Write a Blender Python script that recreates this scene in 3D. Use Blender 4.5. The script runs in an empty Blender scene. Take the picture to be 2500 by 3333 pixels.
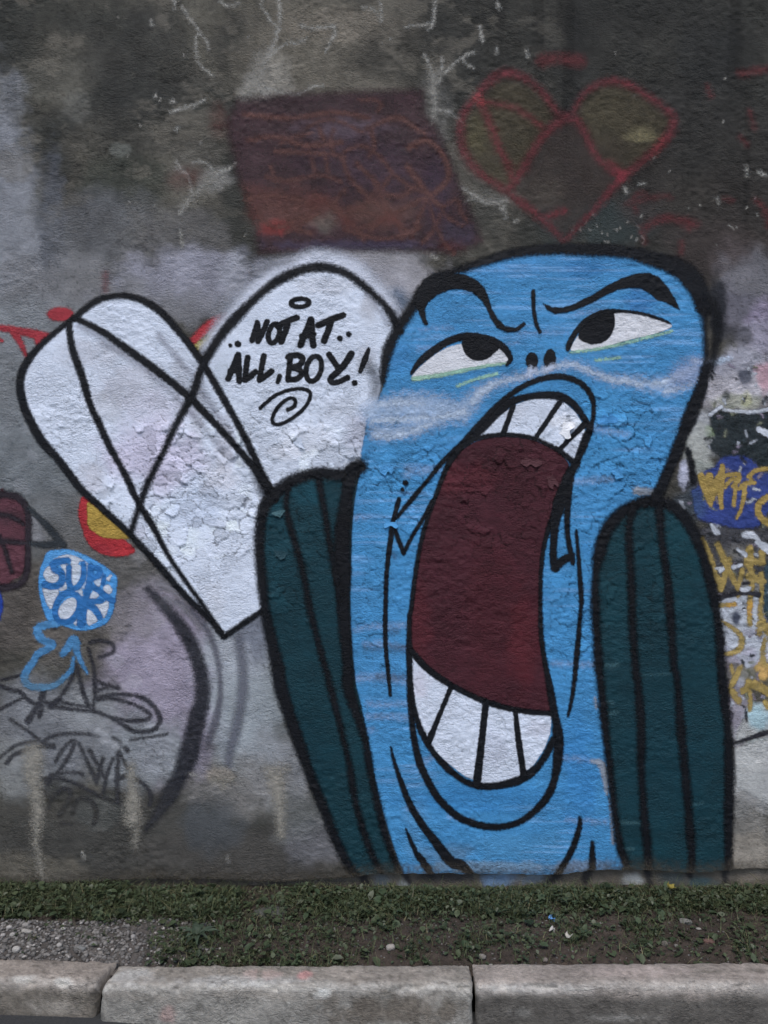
import bpy, math, random
import numpy as np
from mathutils import Vector

# ------------------------------------------------------------------ camera, sky, sun, exposure
S = bpy.context.scene
HALF = 0.499                      # tan of half the horizontal view angle
SPP = HALF / 1250.0               # slope of one photo pixel (2500 wide)
CAM_D, CAM_H = 2.95, 1.45
PX = CAM_D * SPP                  # metres per photo pixel on the wall plane (y = 0)

cam_data = bpy.data.cameras.new('camera')
cam_data.sensor_fit = 'HORIZONTAL'
cam_data.sensor_width = 24.0
cam_data.lens = 12.0 / HALF
cam_data.clip_end = 400.0
cam = bpy.data.objects.new('camera', cam_data)
cam.location = (0, -CAM_D, CAM_H)
cam.rotation_euler = (math.radians(90), 0, 0)
S.collection.objects.link(cam)
S.camera = cam

world = bpy.data.worlds.new('World')
S.world = world
world.use_nodes = True
wn, wl = world.node_tree.nodes, world.node_tree.links
wn.clear()
sky = wn.new('ShaderNodeTexSky')
sky.sky_type = 'NISHITA'
sky.sun_disc = False
sky.sun_elevation = math.radians(60)
sky.sun_rotation = math.radians(190)
sky.air_density = 1.0
sky.dust_density = 2.0
sky.ozone_density = 1.0
bg = wn.new('ShaderNodeBackground')
bg.inputs['Strength'].default_value = 0.10
wo = wn.new('ShaderNodeOutputWorld')
wl.new(sky.outputs[0], bg.inputs[0])
wl.new(bg.outputs[0], wo.inputs[0])

sun_data = bpy.data.lights.new('sun', 'SUN')
sun_data.energy = 1.1
sun_data.angle = math.radians(22)
sun_data.color = (1.0, 0.97, 0.93)
sun = bpy.data.objects.new('sun', sun_data)
el, az = math.radians(60), math.radians(190)
to_sun = Vector((math.sin(az) * math.cos(el), math.cos(az) * math.cos(el), math.sin(el)))
sun.rotation_euler = to_sun.to_track_quat('Z', 'Y').to_euler()
sun.location = to_sun * 20
S.collection.objects.link(sun)

S.view_settings.view_transform = 'Standard'
S.view_settings.look = 'None'
S.view_settings.exposure = 0.95
S.view_settings.gamma = 1.0
S.view_settings.use_curve_mapping = False
S.render.engine = 'CYCLES'
S.cycles.transparent_max_bounces = 32
S.cycles.use_adaptive_sampling = True
S.cycles.adaptive_threshold = 0.02
S.cycles.max_bounces = 3
S.cycles.diffuse_bounces = 2
S.cycles.glossy_bounces = 1

random.seed(5)
rng = np.random.RandomState(11)
COL = S.collection

# ------------------------------------------------------------------ small helpers
GAIN_WALL, GAIN_GROUND = 1.26, 1.09

def lin(c):
    c = np.asarray(c, float) / 255.0
    return np.where(c <= 0.04045, c / 12.92, ((c + 0.055) / 1.055) ** 2.4)

def wcol(c):
    return np.clip(lin(c) * GAIN_WALL, 0, 0.85)

def gcol(c):
    return np.clip(lin(c) * GAIN_GROUND, 0, 0.85)

_TAB = {}
def vn(x, y, seed):
    if seed not in _TAB:
        _TAB[seed] = np.random.RandomState(seed).rand(256, 256)
    t = _TAB[seed]
    xi, yi = np.floor(x).astype(int), np.floor(y).astype(int)
    fx, fy = x - xi, y - yi
    fx, fy = fx * fx * (3 - 2 * fx), fy * fy * (3 - 2 * fy)
    a, b = t[xi & 255, yi & 255], t[(xi + 1) & 255, yi & 255]
    c, d = t[xi & 255, (yi + 1) & 255], t[(xi + 1) & 255, (yi + 1) & 255]
    return (a * (1 - fx) + b * fx) * (1 - fy) + (c * (1 - fx) + d * fx) * fy

def fbm(x, y, seed, octaves=4, gain=0.5):
    s, a, n = 0.0, 1.0, 0.0
    for k in range(octaves):
        s = s + a * vn(x * 2 ** k + 17.3 * k, y * 2 ** k + 9.1 * k, seed + k)
        n += a
        a *= gain
    return s / n

def sstep(a, b, x):
    t = np.clip((x - a) / (b - a), 0, 1)
    return t * t * (3 - 2 * t)

def mesh_np(name, verts, quads, tris=None, smooth=True):
    me = bpy.data.meshes.new(name)
    verts = np.ascontiguousarray(verts, dtype=np.float32)
    me.vertices.add(len(verts))
    me.vertices.foreach_set('co', verts.ravel())
    loops = []
    starts, totals = [], []
    pos = 0
    for arr, k in ((quads, 4), (tris, 3)):
        if arr is None or len(arr) == 0:
            continue
        arr = np.asarray(arr, dtype=np.int32)
        loops.append(arr.ravel())
        starts.append(pos + np.arange(len(arr)) * k)
        totals.append(np.full(len(arr), k))
        pos += arr.size
    loops = np.concatenate(loops).astype(np.int32)
    me.loops.add(len(loops))
    me.loops.foreach_set('vertex_index', loops)
    st = np.concatenate(starts).astype(np.int32)
    me.polygons.add(len(st))
    me.polygons.foreach_set('loop_start', st)
    me.update(calc_edges=True)
    if smooth:
        me.polygons.foreach_set('use_smooth', np.ones(len(st), dtype=bool))
    me.update()
    return me

def put_color(me, rgb, name='tint'):
    n = len(me.vertices)
    rgb = np.broadcast_to(np.asarray(rgb, np.float32), (n, 3))
    rgba = np.ones((n, 4), np.float32)
    rgba[:, :3] = rgb
    at = me.attributes.new(name, 'FLOAT_COLOR', 'POINT')
    at.data.foreach_set('color', rgba.ravel())

def put_float(me, v, name):
    at = me.attributes.new(name, 'FLOAT', 'POINT')
    at.data.foreach_set('value', np.ascontiguousarray(v, np.float32))

def link(name, me, mat=None, parent=None, label=None, cat=None, group=None, kind=None):
    o = bpy.data.objects.new(name, me)
    COL.objects.link(o)
    if mat is not None:
        me.materials.append(mat)
    if parent is not None:
        o.parent = parent
    for k, v in (('label', label), ('category', cat), ('group', group), ('kind', kind)):
        if v:
            o[k] = v
    return o

# ------------------------------------------------------------------ materials
def relief_group():
    g = bpy.data.node_groups.new('stucco_relief', 'ShaderNodeTree')
    g.interface.new_socket('Normal', in_out='OUTPUT', socket_type='NodeSocketVector')
    g.interface.new_socket('Grain', in_out='OUTPUT', socket_type='NodeSocketFloat')
    n, l = g.nodes, g.links
    out = n.new('NodeGroupOutput')
    tc = n.new('ShaderNodeTexCoord')
    mp = n.new('ShaderNodeMapping')
    mp.inputs['Scale'].default_value = (0.75, 1.0, 1.25)
    l.new(tc.outputs['Object'], mp.inputs['Vector'])
    n1 = n.new('ShaderNodeTexNoise')
    n1.inputs['Scale'].default_value = 110
    n1.inputs['Detail'].default_value = 3.5
    n1.inputs['Roughness'].default_value = 0.62
    n1.inputs['Distortion'].default_value = 0.6
    l.new(mp.outputs[0], n1.inputs['Vector'])
    n2 = n.new('ShaderNodeTexNoise')
    n2.inputs['Scale'].default_value = 420
    n2.inputs['Detail'].default_value = 1.5
    l.new(tc.outputs['Object'], n2.inputs['Vector'])
    b1 = n.new('ShaderNodeBump')
    n3 = n.new('ShaderNodeTexNoise')
    n3.inputs['Scale'].default_value = 5.5
    n3.inputs['Detail'].default_value = 3
    l.new(tc.outputs['Object'], n3.inputs['Vector'])
    m3 = n.new('ShaderNodeMapRange')
    m3.inputs['From Min'].default_value = 0.36
    m3.inputs['From Max'].default_value = 0.62
    m3.inputs['To Min'].default_value = 0.22
    m3.inputs['To Max'].default_value = 1.0
    l.new(n3.outputs['Fac'], m3.inputs['Value'])
    l.new(m3.outputs[0], b1.inputs['Strength'])
    b1.inputs['Distance'].default_value = 0.009
    l.new(n1.outputs['Fac'], b1.inputs['Height'])
    b2 = n.new('ShaderNodeBump')
    b2.inputs['Strength'].default_value = 0.6
    b2.inputs['Distance'].default_value = 0.002
    l.new(n2.outputs['Fac'], b2.inputs['Height'])
    l.new(b1.outputs[0], b2.inputs['Normal'])
    l.new(b2.outputs[0], out.inputs['Normal'])
    ad = n.new('ShaderNodeMath')
    ad.operation = 'ADD'
    l.new(n1.outputs['Fac'], ad.inputs[0])
    l.new(n2.outputs['Fac'], ad.inputs[1])
    l.new(ad.outputs[0], out.inputs['Grain'])
    return g

RELIEF = relief_group()

def math_node(n, l, op, a, b=None, c=None):
    m = n.new('ShaderNodeMath')
    m.operation = op
    for k, v in enumerate((a, b, c)):
        if v is None:
            continue
        if isinstance(v, (int, float)):
            m.inputs[k].default_value = v
        else:
            l.new(v, m.inputs[k])
    return m.outputs[0]

def tinted_surface(mat, grain=0.35, rough=0.75, spec=0.25):
    n, l = mat.node_tree.nodes, mat.node_tree.links
    bs = n['Principled BSDF']
    at = n.new('ShaderNodeAttribute')
    at.attribute_name = 'tint'
    rg = n.new('ShaderNodeGroup')
    rg.node_tree = RELIEF
    k = math_node(n, l, 'MULTIPLY_ADD', rg.outputs['Grain'], grain, 1.0 - grain)
    mx = n.new('ShaderNodeVectorMath')
    mx.operation = 'SCALE'
    l.new(at.outputs['Color'], mx.inputs[0])
    l.new(k, mx.inputs['Scale'])
    l.new(mx.outputs[0], bs.inputs['Base Color'])
    l.new(rg.outputs['Normal'], bs.inputs['Normal'])
    bs.inputs['Roughness'].default_value = rough
    bs.inputs['Specular IOR Level'].default_value = spec
    return bs

def new_mat(name):
    m = bpy.data.materials.new(name)
    m.use_nodes = True
    return m

_PM = {}
def paint_mat(soft=4.0, amp=5.0, opacity=1.0, wear=0.0, fuzz=130.0, rough=0.6):
    """spray paint: attribute d is the signed distance (photo pixels) to the painted edge"""
    key = (soft, amp, opacity, wear, fuzz, rough)
    if key in _PM:
        return _PM[key]
    m = new_mat('spray_paint')
    n, l = m.node_tree.nodes, m.node_tree.links
    bs = tinted_surface(m, 0.42, rough, 0.18)
    at = n.new('ShaderNodeAttribute')
    at.attribute_name = 'd'
    tc = n.new('ShaderNodeTexCoord')
    nz = n.new('ShaderNodeTexNoise')
    nz.inputs['Scale'].default_value = fuzz
    nz.inputs['Detail'].default_value = 3
    nz.inputs['Roughness'].default_value = 0.7
    l.new(tc.outputs['Object'], nz.inputs['Vector'])
    off = math_node(n, l, 'MULTIPLY_ADD', nz.outputs['Fac'], amp * 2.0, -amp)
    dd = math_node(n, l, 'ADD', at.outputs['Fac'], off)
    mr = n.new('ShaderNodeMapRange')
    mr.interpolation_type = 'SMOOTHSTEP'
    mr.inputs['From Min'].default_value = -soft
    mr.inputs['From Max'].default_value = soft
    mr.inputs['To Min'].default_value = opacity
    mr.inputs['To Max'].default_value = 0.0
    l.new(dd, mr.inputs['Value'])
    alpha = mr.outputs[0]
    if wear > 0:
        n2 = n.new('ShaderNodeTexNoise')
        n2.inputs['Scale'].default_value = 38
        n2.inputs['Detail'].default_value = 5
        n2.inputs['Roughness'].default_value = 0.75
        l.new(tc.outputs['Object'], n2.inputs['Vector'])
        w = n.new('ShaderNodeMapRange')
        w.inputs['From Min'].default_value = 0.5 - 0.22
        w.inputs['From Max'].default_value = 0.5 + 0.1
        w.inputs['To Min'].default_value = 1.0 - wear
        w.inputs['To Max'].default_value = 1.0
        l.new(n2.outputs['Fac'], w.inputs['Value'])
        alpha = math_node(n, l, 'MULTIPLY', alpha, w.outputs[0])
    tr = n.new('ShaderNodeBsdfTransparent')
    mix = n.new('ShaderNodeMixShader')
    l.new(alpha, mix.inputs[0])
    l.new(tr.outputs[0], mix.inputs[1])
    l.new(bs.outputs[0], mix.inputs[2])
    l.new(mix.outputs[0], n['Material Output'].inputs['Surface'])
    _PM[key] = m
    return m

wall_mat = new_mat('old_plaster')
tinted_surface(wall_mat, 0.5, 0.85, 0.2)
ground_mat = new_mat('tinted_ground')
tinted_surface(ground_mat, 0.6, 0.9, 0.15)

# ------------------------------------------------------------------ the wall surface: one shared lattice in photo pixels
STEP = 4
def spread(lo, hi, far_lo, far_hi):
    c = list(np.arange(lo, hi + 1, STEP))
    s, v = STEP, lo
    left = []
    while v > far_lo:
        s = min(s * 1.3, 20 if v > lo - 1300 else 150); v -= s; left.append(v)
    s, v = STEP, hi
    right = []
    while v < far_hi:
        s = min(s * 1.3, 20 if v < hi + 1300 else 150); v += s; right.append(v)
    return np.array(left[::-1] + c + right)

GX = spread(-160, 2660, -5200, 7700)
GY = spread(-120, 2852, -1000, 2852)
GY = GY[GY <= 2852]
NX, NY = len(GX), len(GY)
U, V0 = np.meshgrid(GX, GY)

EDGE = np.array([(-5200, 2875), (0, 2873), (200, 2872), (330, 2867), (430, 2860), (467, 2857), (560, 2857), (618, 2861), (693, 2856), (753, 2861),
                 (904, 2867), (1000, 2861), (1130, 2854), (1250, 2842), (1325, 2841), (1551, 2841), (1777, 2846), (1853, 2839), (1928, 2830),
                 (2079, 2827), (2160, 2833), (2230, 2839), (2310, 2836), (2380, 2827), (2500, 2825), (7700, 2820)], float)
edge = np.interp(GX, EDGE[:, 0], EDGE[:, 1]) + (fbm(GX / 22.0, GX * 0, 71) - 0.5) * 7
VV = np.where(V0 > 2780, 2780 + (V0 - 2780) * (edge[None, :] - 2780) / (2852 - 2780), V0)

def blob(x, y, cx, cy, rx, ry, seed=1, rough=0.5, hard=0.45):
    d = np.sqrt(((x - cx) / rx) ** 2 + ((y - cy) / ry) ** 2)
    d = d + (fbm(x / (0.45 * min(rx, ry) + 12), y / (0.45 * min(rx, ry) + 12), 100 + seed, 4) - 0.5) * 2 * rough
    return sstep(1.15, 1.15 - max(0.08, 1 - hard), d)

# where old paint has cracked and lifts off
PEEL = np.zeros_like(U)
for (cx, cy, rx, ry, s) in [(620, 1600, 330, 400, 1), (1010, 1500, 230, 130, 1), (1290, 1500, 190, 270, 1), (950, 1800, 150, 330, .7), (1600, 1620, 260, 300, .8),
                            (2010, 1450, 220, 230, 1), (1830, 1380, 110, 80, 1), (2060, 1850, 230, 330, .55), (450, 2150, 240, 240, .6), (2420, 1750, 170, 700, .55),
                            (1400, 2000, 220, 500, .3), (1000, 1330, 280, 260, .45), (400, 1280, 280, 260, .35), (1700, 1100, 560, 260, .22), (1500, 2550, 420, 260, .2), (2000, 1650, 260, 260, .6), (1550, 2350, 260, 200, .3), (1230, 2000, 90, 350, .55), (1880, 1950, 120, 330, .6), (1550, 1480, 500, 90, .3), (80, 1480, 260, 260, .4)]:
    PEEL = np.maximum(PEEL, s * blob(U, VV, cx, cy, rx, ry, 3, 0.35, 0.3))

def flakes(size, warp, seed):
    wx = U + (fbm(U / (size * 0.8), VV / (size * 0.8), seed, 4) - 0.5) * 2 * warp
    wy = VV + (fbm(U / (size * 0.8) + 40, VV / (size * 0.8), seed + 9, 4) - 0.5) * 2 * warp
    wy = wy * 1.2
    ix, iy = np.floor(wx / size).astype(int), np.floor(wy / size).astype(int)
    r = np.random.RandomState(seed)
    J = r.rand(256, 256, 5)
    best = np.full(U.shape, 1e9)
    sec = np.full(U.shape, 1e9)
    al = np.zeros_like(U)
    rnd = np.zeros_like(U)
    rn2 = np.zeros_like(U)
    for dx in (-1, 0, 1):
        for dy in (-1, 0, 1):
            j = J[(ix + dx) & 255, (iy + dy) & 255]
            cx, cy = (ix + dx + j[..., 0]) * size, (iy + dy + j[..., 1]) * size
            ex, ey = wx - cx, wy - cy
            d = np.hypot(ex, ey)
            an = math.pi / 2 + (j[..., 2] - 0.5) * 2.4
            a = (ex * np.cos(an) + ey * np.sin(an)) / size
            m = d < best
            sec = np.where(m, best, np.minimum(sec, d))
            best = np.where(m, d, best)
            al = np.where(m, a, al)
            rnd = np.where(m, j[..., 3], rnd)
            rn2 = np.where(m, j[..., 4], rn2)
    return al, rnd, rn2, (sec - best) / size

a1, r1, CELL, e1 = flakes(46.0, 24.0, 31)
a2, r2, q2, e2 = flakes(27.0, 13.0, 57)
lift1 = np.where(r1 > 0.5, ((r1 - 0.5) * 2) ** 1.2, 0) * 0.0085
lift2 = np.where(r2 > 0.6, ((r2 - 0.6) * 2.5) ** 1.2, 0) * 0.0045
H = (fbm(U / 420, VV / 420, 5, 3) - 0.5) * 0.012
H += (fbm(U / 20, VV / 13, 8, 3, 0.6) - 0.5) * 0.0052 * (0.3 + 1.1 * sstep(.35, .65, fbm(U / 210, VV / 170, 77, 3)))
H += (fbm(U / 75, VV / 60, 12, 2) - 0.5) * 0.0028
H += PEEL * (lift1 * np.clip(a1 + 0.35, 0, 1) ** 1.6 + lift2 * np.clip(a2 + 0.3, 0, 1) ** 1.5)
H -= PEEL * (0.003 * (e1 < 0.06) * (r1 > 0.5) + 0.0015 * (e2 < 0.08) * (r2 > 0.7))
H = H * np.where((U > -400) & (U < 2900), 1, 0.6)

PXW = (U - 1250) * PX
PZW = CAM_H - (VV - 1666.5) * PX
PYW = -0.004 - H

# ---- base colour of the plaster (old primer, damp stains, dirt)
def mixc(base, mask, c):
    m = mask[..., None]
    return base * (1 - m) + wcol(c) * m

n_big = fbm(U / 160, VV / 160, 21, 5, 0.55)
n_mid = fbm(U / 45, VV / 45, 25, 5, 0.6)
n_ver = fbm(U / 38, VV / 600, 29, 4)
BASE = np.broadcast_to(wcol((62, 60, 55)), U.shape + (3,)).copy()
BASE = mixc(BASE, sstep(0.48, 0.66, n_big) * 0.8, (82, 79, 71))
BASE = mixc(BASE, sstep(0.5, 0.34, n_big) * 0.7, (44, 45, 42))
BLOBS = [
 (120, 110, 420, 330, (43, 44, 41), .75), (270, 190, 190, 110, (76, 73, 66), .5), (170, 260, 170, 80, (84, 82, 75), .55), (450, 230, 190, 300, (46, 46, 44), .7),
 (1080, 170, 380, 190, (94, 89, 80), .7), (1110, 90, 260, 60, (112, 105, 95), .5), (900, 250, 70, 90, (128, 124, 116), .8), (830, 300, 60, 60, (135, 132, 126), .75),
 (640, 560, 110, 120, (86, 83, 77), .6), (700, 590, 60, 50, (130, 128, 124), .6), (410, 590, 150, 110, (50, 54, 48), .6), (250, 360, 60, 60, (98, 97, 92), .5),
 (390, 490, 40, 25, (95, 97, 92), .6), (1560, 500, 170, 240, (78, 75, 69), .6), (1420, 350, 60, 140, (110, 108, 104), .55),
 (1950, 150, 800, 420, (39, 39, 37), .85), (2300, 620, 430, 400, (41, 38, 36), .85), (1870, 380, 50, 500, (36, 36, 35), .6), (1960, 720, 230, 100, (44, 52, 52), .8),
 (2330, 420, 250, 180, (44, 44, 42), .5), (2080, 690, 90, 60, (60, 48, 46), .4), (2300, 200, 130, 160, (36, 37, 37), .5),
 (10, 640, 120, 420, (114, 116, 121), .95), (40, 900, 210, 300, (118, 120, 125), .9), (170, 720, 55, 260, (76, 79, 86), .75), (330, 760, 260, 150, (88, 89, 92), .75),
 (300, 940, 420, 130, (104, 104, 106), .85), (620, 800, 210, 130, (90, 88, 87), .7), (640, 905, 280, 110, (126, 126, 136), .9), (500, 1000, 260, 80, (112, 112, 116), .7),
 (760, 900, 60, 90, (150, 152, 160), .5), (1190, 890, 240, 110, (140, 138, 142), .9), (1240, 960, 130, 140, (135, 134, 140), .8), (1280, 980, 60, 50, (78, 92, 110), .8),
 (80, 1250, 260, 330, (112, 115, 118), .9), (120, 1560, 330, 260, (100, 104, 107), .9), (330, 1750, 260, 200, (92, 91, 90), .85), (90, 1720, 70, 60, (128, 128, 132), .7),
 (450, 1880, 280, 160, (82, 80, 78), .85), (100, 1980, 180, 190, (80, 75, 71), .85), (300, 2080, 200, 110, (84, 80, 76), .7), (560, 1930, 120, 60, (110, 108, 112), .5),
 (500, 2190, 190, 330, (138, 131, 145), .95), (420, 2020, 120, 80, (112, 108, 110), .6), (190, 2370, 330, 190, (112, 114, 118), .9), (300, 2300, 120, 80, (126, 128, 130), .6),
 (160, 2390, 90, 60, (84, 86, 90), .5), (500, 2470, 170, 140, (124, 128, 132), .85), (760, 2170, 130, 380, (146, 150, 157), .95), (640, 2350, 60, 260, (128, 122, 136), .6),
 (840, 1990, 90, 170, (92, 96, 106), .85), (820, 2350, 140, 260, (130, 136, 140), .85), (900, 2500, 120, 140, (124, 126, 130), .7),
 (200, 2760, 560, 190, (58, 57, 54), .97), (560, 2700, 330, 180, (60, 59, 56), .9), (860, 2790, 420, 110, (64, 62, 59), .92), (800, 2560, 190, 110, (116, 114, 112), .7),
 (720, 2520, 50, 30, (134, 126, 116), .6), (690, 2690, 100, 110, (66, 70, 74), .6), (1020, 2730, 130, 90, (94, 94, 98), .7), (960, 2640, 130, 100, (96, 98, 98), .6),
 (60, 2500, 90, 110, (116, 118, 118), .7), (60, 2830, 240, 60, (84, 80, 72), .8), (330, 2640, 120, 60, (74, 76, 74), .5),
 (2340, 800, 200, 120, (54, 48, 46), .8), (2400, 850, 90, 80, (78, 70, 70), .7), (2440, 950, 130, 140, (104, 103, 108), .85), (2390, 1010, 110, 90, (82, 80, 90), .7),
 (2490, 1060, 70, 90, (120, 112, 130), .8), (2460, 1100, 80, 60, (132, 130, 142), .7), (2335, 1010, 34, 130, (26, 28, 33), .9), (2400, 1090, 70, 40, (52, 52, 56), .7),
 (2400, 1200, 150, 80, (140, 140, 150), .9), (2400, 1270, 150, 70, (160, 157, 163), .95), (2430, 1225, 30, 34, (58, 62, 74), .9), (2490, 1225, 40, 60, (165, 130, 138), .8),
 (2400, 1310, 90, 30, (142, 144, 126), .7), (2430, 1300, 22, 26, (150, 150, 118), .7), (2365, 1290, 16, 22, (54, 58, 56), .8), (2490, 1320, 25, 40, (90, 84, 86), .6),
 (2440, 1420, 150, 95, (38, 44, 46), .97), (2280, 1390, 40, 70, (160, 162, 166), .9), (2310, 1410, 22, 26, (110, 126, 96), .9), (2270, 1470, 55, 100, (146, 148, 144), .9),
 (2345, 1450, 50, 40, (128, 130, 132), .6), (2250, 1550, 40, 50, (52, 54, 60), .9), (2226, 1550, 20, 60, (158, 160, 176), .95), (2290, 1520, 40, 30, (142, 146, 140), .8),
 (2240, 1640, 60, 70, (56, 62, 68), .9), (2400, 1770, 170, 60, (66, 64, 66), .95), (2400, 1850, 170, 90, (72, 71, 74), .95), (2330, 1720, 16, 16, (160, 164, 172), .9),
 (2440, 1740, 18, 16, (165, 166, 170), .9), (2490, 1790, 40, 18, (176, 178, 180), .9), (2420, 1820, 30, 9, (168, 170, 176), .9), (2390, 1845, 40, 8, (160, 164, 172), .8),
 (2340, 1940, 40, 40, (96, 92, 98), .8), (2440, 1920, 40, 14, (166, 166, 170), .8), (2430, 2010, 120, 70, (172, 175, 182), .97), (2420, 2100, 130, 70, (170, 172, 184), .97),
 (2395, 2010, 18, 26, (62, 68, 84), .95), (2490, 1950, 30, 60, (58, 72, 78), .9), (2495, 2010, 26, 30, (54, 62, 82), .9), (2380, 2140, 60, 30, (96, 92, 100), .9),
 (2450, 2130, 70, 60, (168, 164, 178), .9), (2400, 2200, 100, 60, (92, 88, 88), .9), (2410, 2220, 22, 30, (164, 166, 180), .85), (2380, 2300, 60, 90, (106, 100, 112), .9),
 (2450, 2200, 60, 40, (92, 92, 74), .6), (2400, 2330, 40, 110, (126, 122, 130), .8), (2480, 2330, 70, 44, (142, 166, 174), .97), (2460, 2390, 80, 40, (168, 174, 172), .95),
 (2450, 2560, 130, 110, (154, 154, 154), .97), (2430, 2700, 130, 120, (102, 100, 96), .92), (2450, 2780, 150, 80, (128, 122, 113), .85), (2410, 2620, 30, 60, (112, 112, 110), .6)]
for k, (cx, cy, rx, ry, c, s) in enumerate(BLOBS):
    x0, x1 = np.searchsorted(GX, [cx - 1.8 * rx - 20, cx + 1.8 * rx + 20])
    y0, y1 = np.searchsorted(GY, [cy - 1.8 * ry - 20, cy + 1.8 * ry + 20])
    sl = (slice(y0, y1), slice(x0, x1))
    if y1 - y0 < 2 or x1 - x0 < 2:
        continue
    m = blob(U[sl], VV[sl], cx, cy, rx, ry, k % 40, 0.42, 0.35) * s
    BASE[sl] = mixc(BASE[sl], m, c)
up = sstep(900, 500, VV)
BASE *= (1 + (n_mid - 0.5) * 0.75)[..., None]
BASE *= (1 + 0.03 * up * sstep(2300, 1300, U))[..., None]
BASE *= (1 - up * sstep(0.52, 0.7, n_ver) * (0.08 + 0.28 * sstep(1500, 1900, U)))[..., None]
BASE *= (1 + up * (fbm(U / 16, VV / 14, 131, 4, .7) - .5) * 0.5)[..., None]
BASE = mixc(BASE, up * sstep(.56, .72, fbm(U / 90, VV / 70, 141, 5, .6)) * sstep(2000, 1500, U) * .4, (104, 99, 90))
sp = vn(U / 7, VV / 6, 91)
BASE *= (1 - 0.4 * sstep(0.74, 0.92, sp) * sstep(0.45, 0.6, n_big))[..., None]
BASE = mixc(BASE, PEEL * sstep(0.8, 0.95, CELL) * 0.3 * (VV > 1200), (160, 160, 165))
BASE = np.clip(BASE, 0.004, 0.8)

root = bpy.data.objects.new('graffiti_wall', None)
COL.objects.link(root)
root['label'] = 'tall weathered plaster wall covered in spray-painted graffiti behind the grass verge'
root['category'] = 'wall'
root['kind'] = 'thing'

idx = np.arange(NX * NY).reshape(NY, NX)
quads = np.stack([idx[:-1, :-1], idx[1:, :-1], idx[1:, 1:], idx[:-1, 1:]], -1).reshape(-1, 4)
verts = np.stack([PXW, PYW, PZW], -1).reshape(-1, 3)
lip = verts[idx[-1]].copy()
lip2 = lip.copy()
lip2[:, 1] = 0.03
lip2[:, 2] += 0.004
b0 = len(verts)
li = b0 + np.arange(NX)
lipq = np.stack([idx[-1, :-1], li[:-1], li[1:], idx[-1, 1:]], -1)
allv = np.concatenate([verts, lip2])
me = mesh_np('plaster', allv, np.concatenate([quads, lipq]))
put_color(me, np.concatenate([BASE.reshape(-1, 3), BASE[-1]]))
link('plaster', me, wall_mat, root, 'rough grey plaster face with damp stains and old primer')

# ------------------------------------------------------------------ painting tools
REG = {'A': (0, 0, 1000), 'B': (700, 0, 1000), 'C': (1500, 0, 1000), 'D': (0, 900, 1000), 'E': (600, 800, 800), 'F': (1200, 750, 800), 'G': (1700, 750, 800),
       'H': (0, 1500, 1000), 'I': (800, 1450, 800), 'J': (1200, 1200, 800), 'K': (1200, 2000, 800), 'L': (1700, 1400, 800), 'M': (1700, 2100, 800),
       'N': (0, 2300, 1250), 'O': (1250, 2300, 1250), 'P': (0, 2700, 700), 'Q': (100, 1750, 320), 'R': (2180, 1120, 320), 'a': (2180, 800, 320), 'b': (2180, 1440, 320),
       'c': (2180, 1760, 320), 'd': (2180, 2080, 320), 'S': (0, 1950, 600), 'T': (0, 2250, 600), 'u': (0, 1500, 400), 'n': (0, 0, 1659), 'Z': (0, 0, 2500),
       'V': (900, 2830, 800), 'W': (1700, 2830, 800), 'X': (0, 2850, 500), 'Y': (500, 2850, 500)}

def pts(spec):
    """'F 1,2 3,4 G 5,6' -> photo pixels; a letter switches the local frame"""
    out, r = [], REG['n']
    for tok in spec.split():
        if tok in REG:
            r = REG[tok]
        else:
            x, y = tok.split(',')
            k = r[2] / 1659.0
            out.append((r[0] + float(x) * k, r[1] + float(y) * k))
    return np.array(out)

def curve(p, closed=False, n=6):
    p = np.asarray(p, float)
    m = len(p)
    if m < 3:
        return p
    out = []
    rngk = range(m) if closed else range(m - 1)
    for i in rngk:
        if closed:
            a, b, c, d = p[(i - 1) % m], p[i], p[(i + 1) % m], p[(i + 2) % m]
        else:
            a, b, c, d = p[max(i - 1, 0)], p[i], p[i + 1], p[min(i + 2, m - 1)]
        for t in np.arange(n) / n:
            out.append(0.5 * (2 * b + (c - a) * t + (2 * a - 5 * b + 4 * c - d) * t * t + (3 * b - a - 3 * c + d) * t ** 3))
    if not closed:
        out.append(p[-1])
    return np.array(out)

def ellipse(spec, rx, ry, rot=0, k=None):
    r = REG[spec.split()[0]]
    c = pts(spec)[0]
    s = r[2] / 1659.0
    t = np.linspace(0, 2 * math.pi, 28, endpoint=False)
    x, y = rx * s * np.cos(t), ry * s * np.sin(t)
    cr, sr = math.cos(math.radians(rot)), math.sin(math.radians(rot))
    return np.stack([c[0] + x * cr - y * sr, c[1] + x * sr + y * cr], -1)

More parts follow.
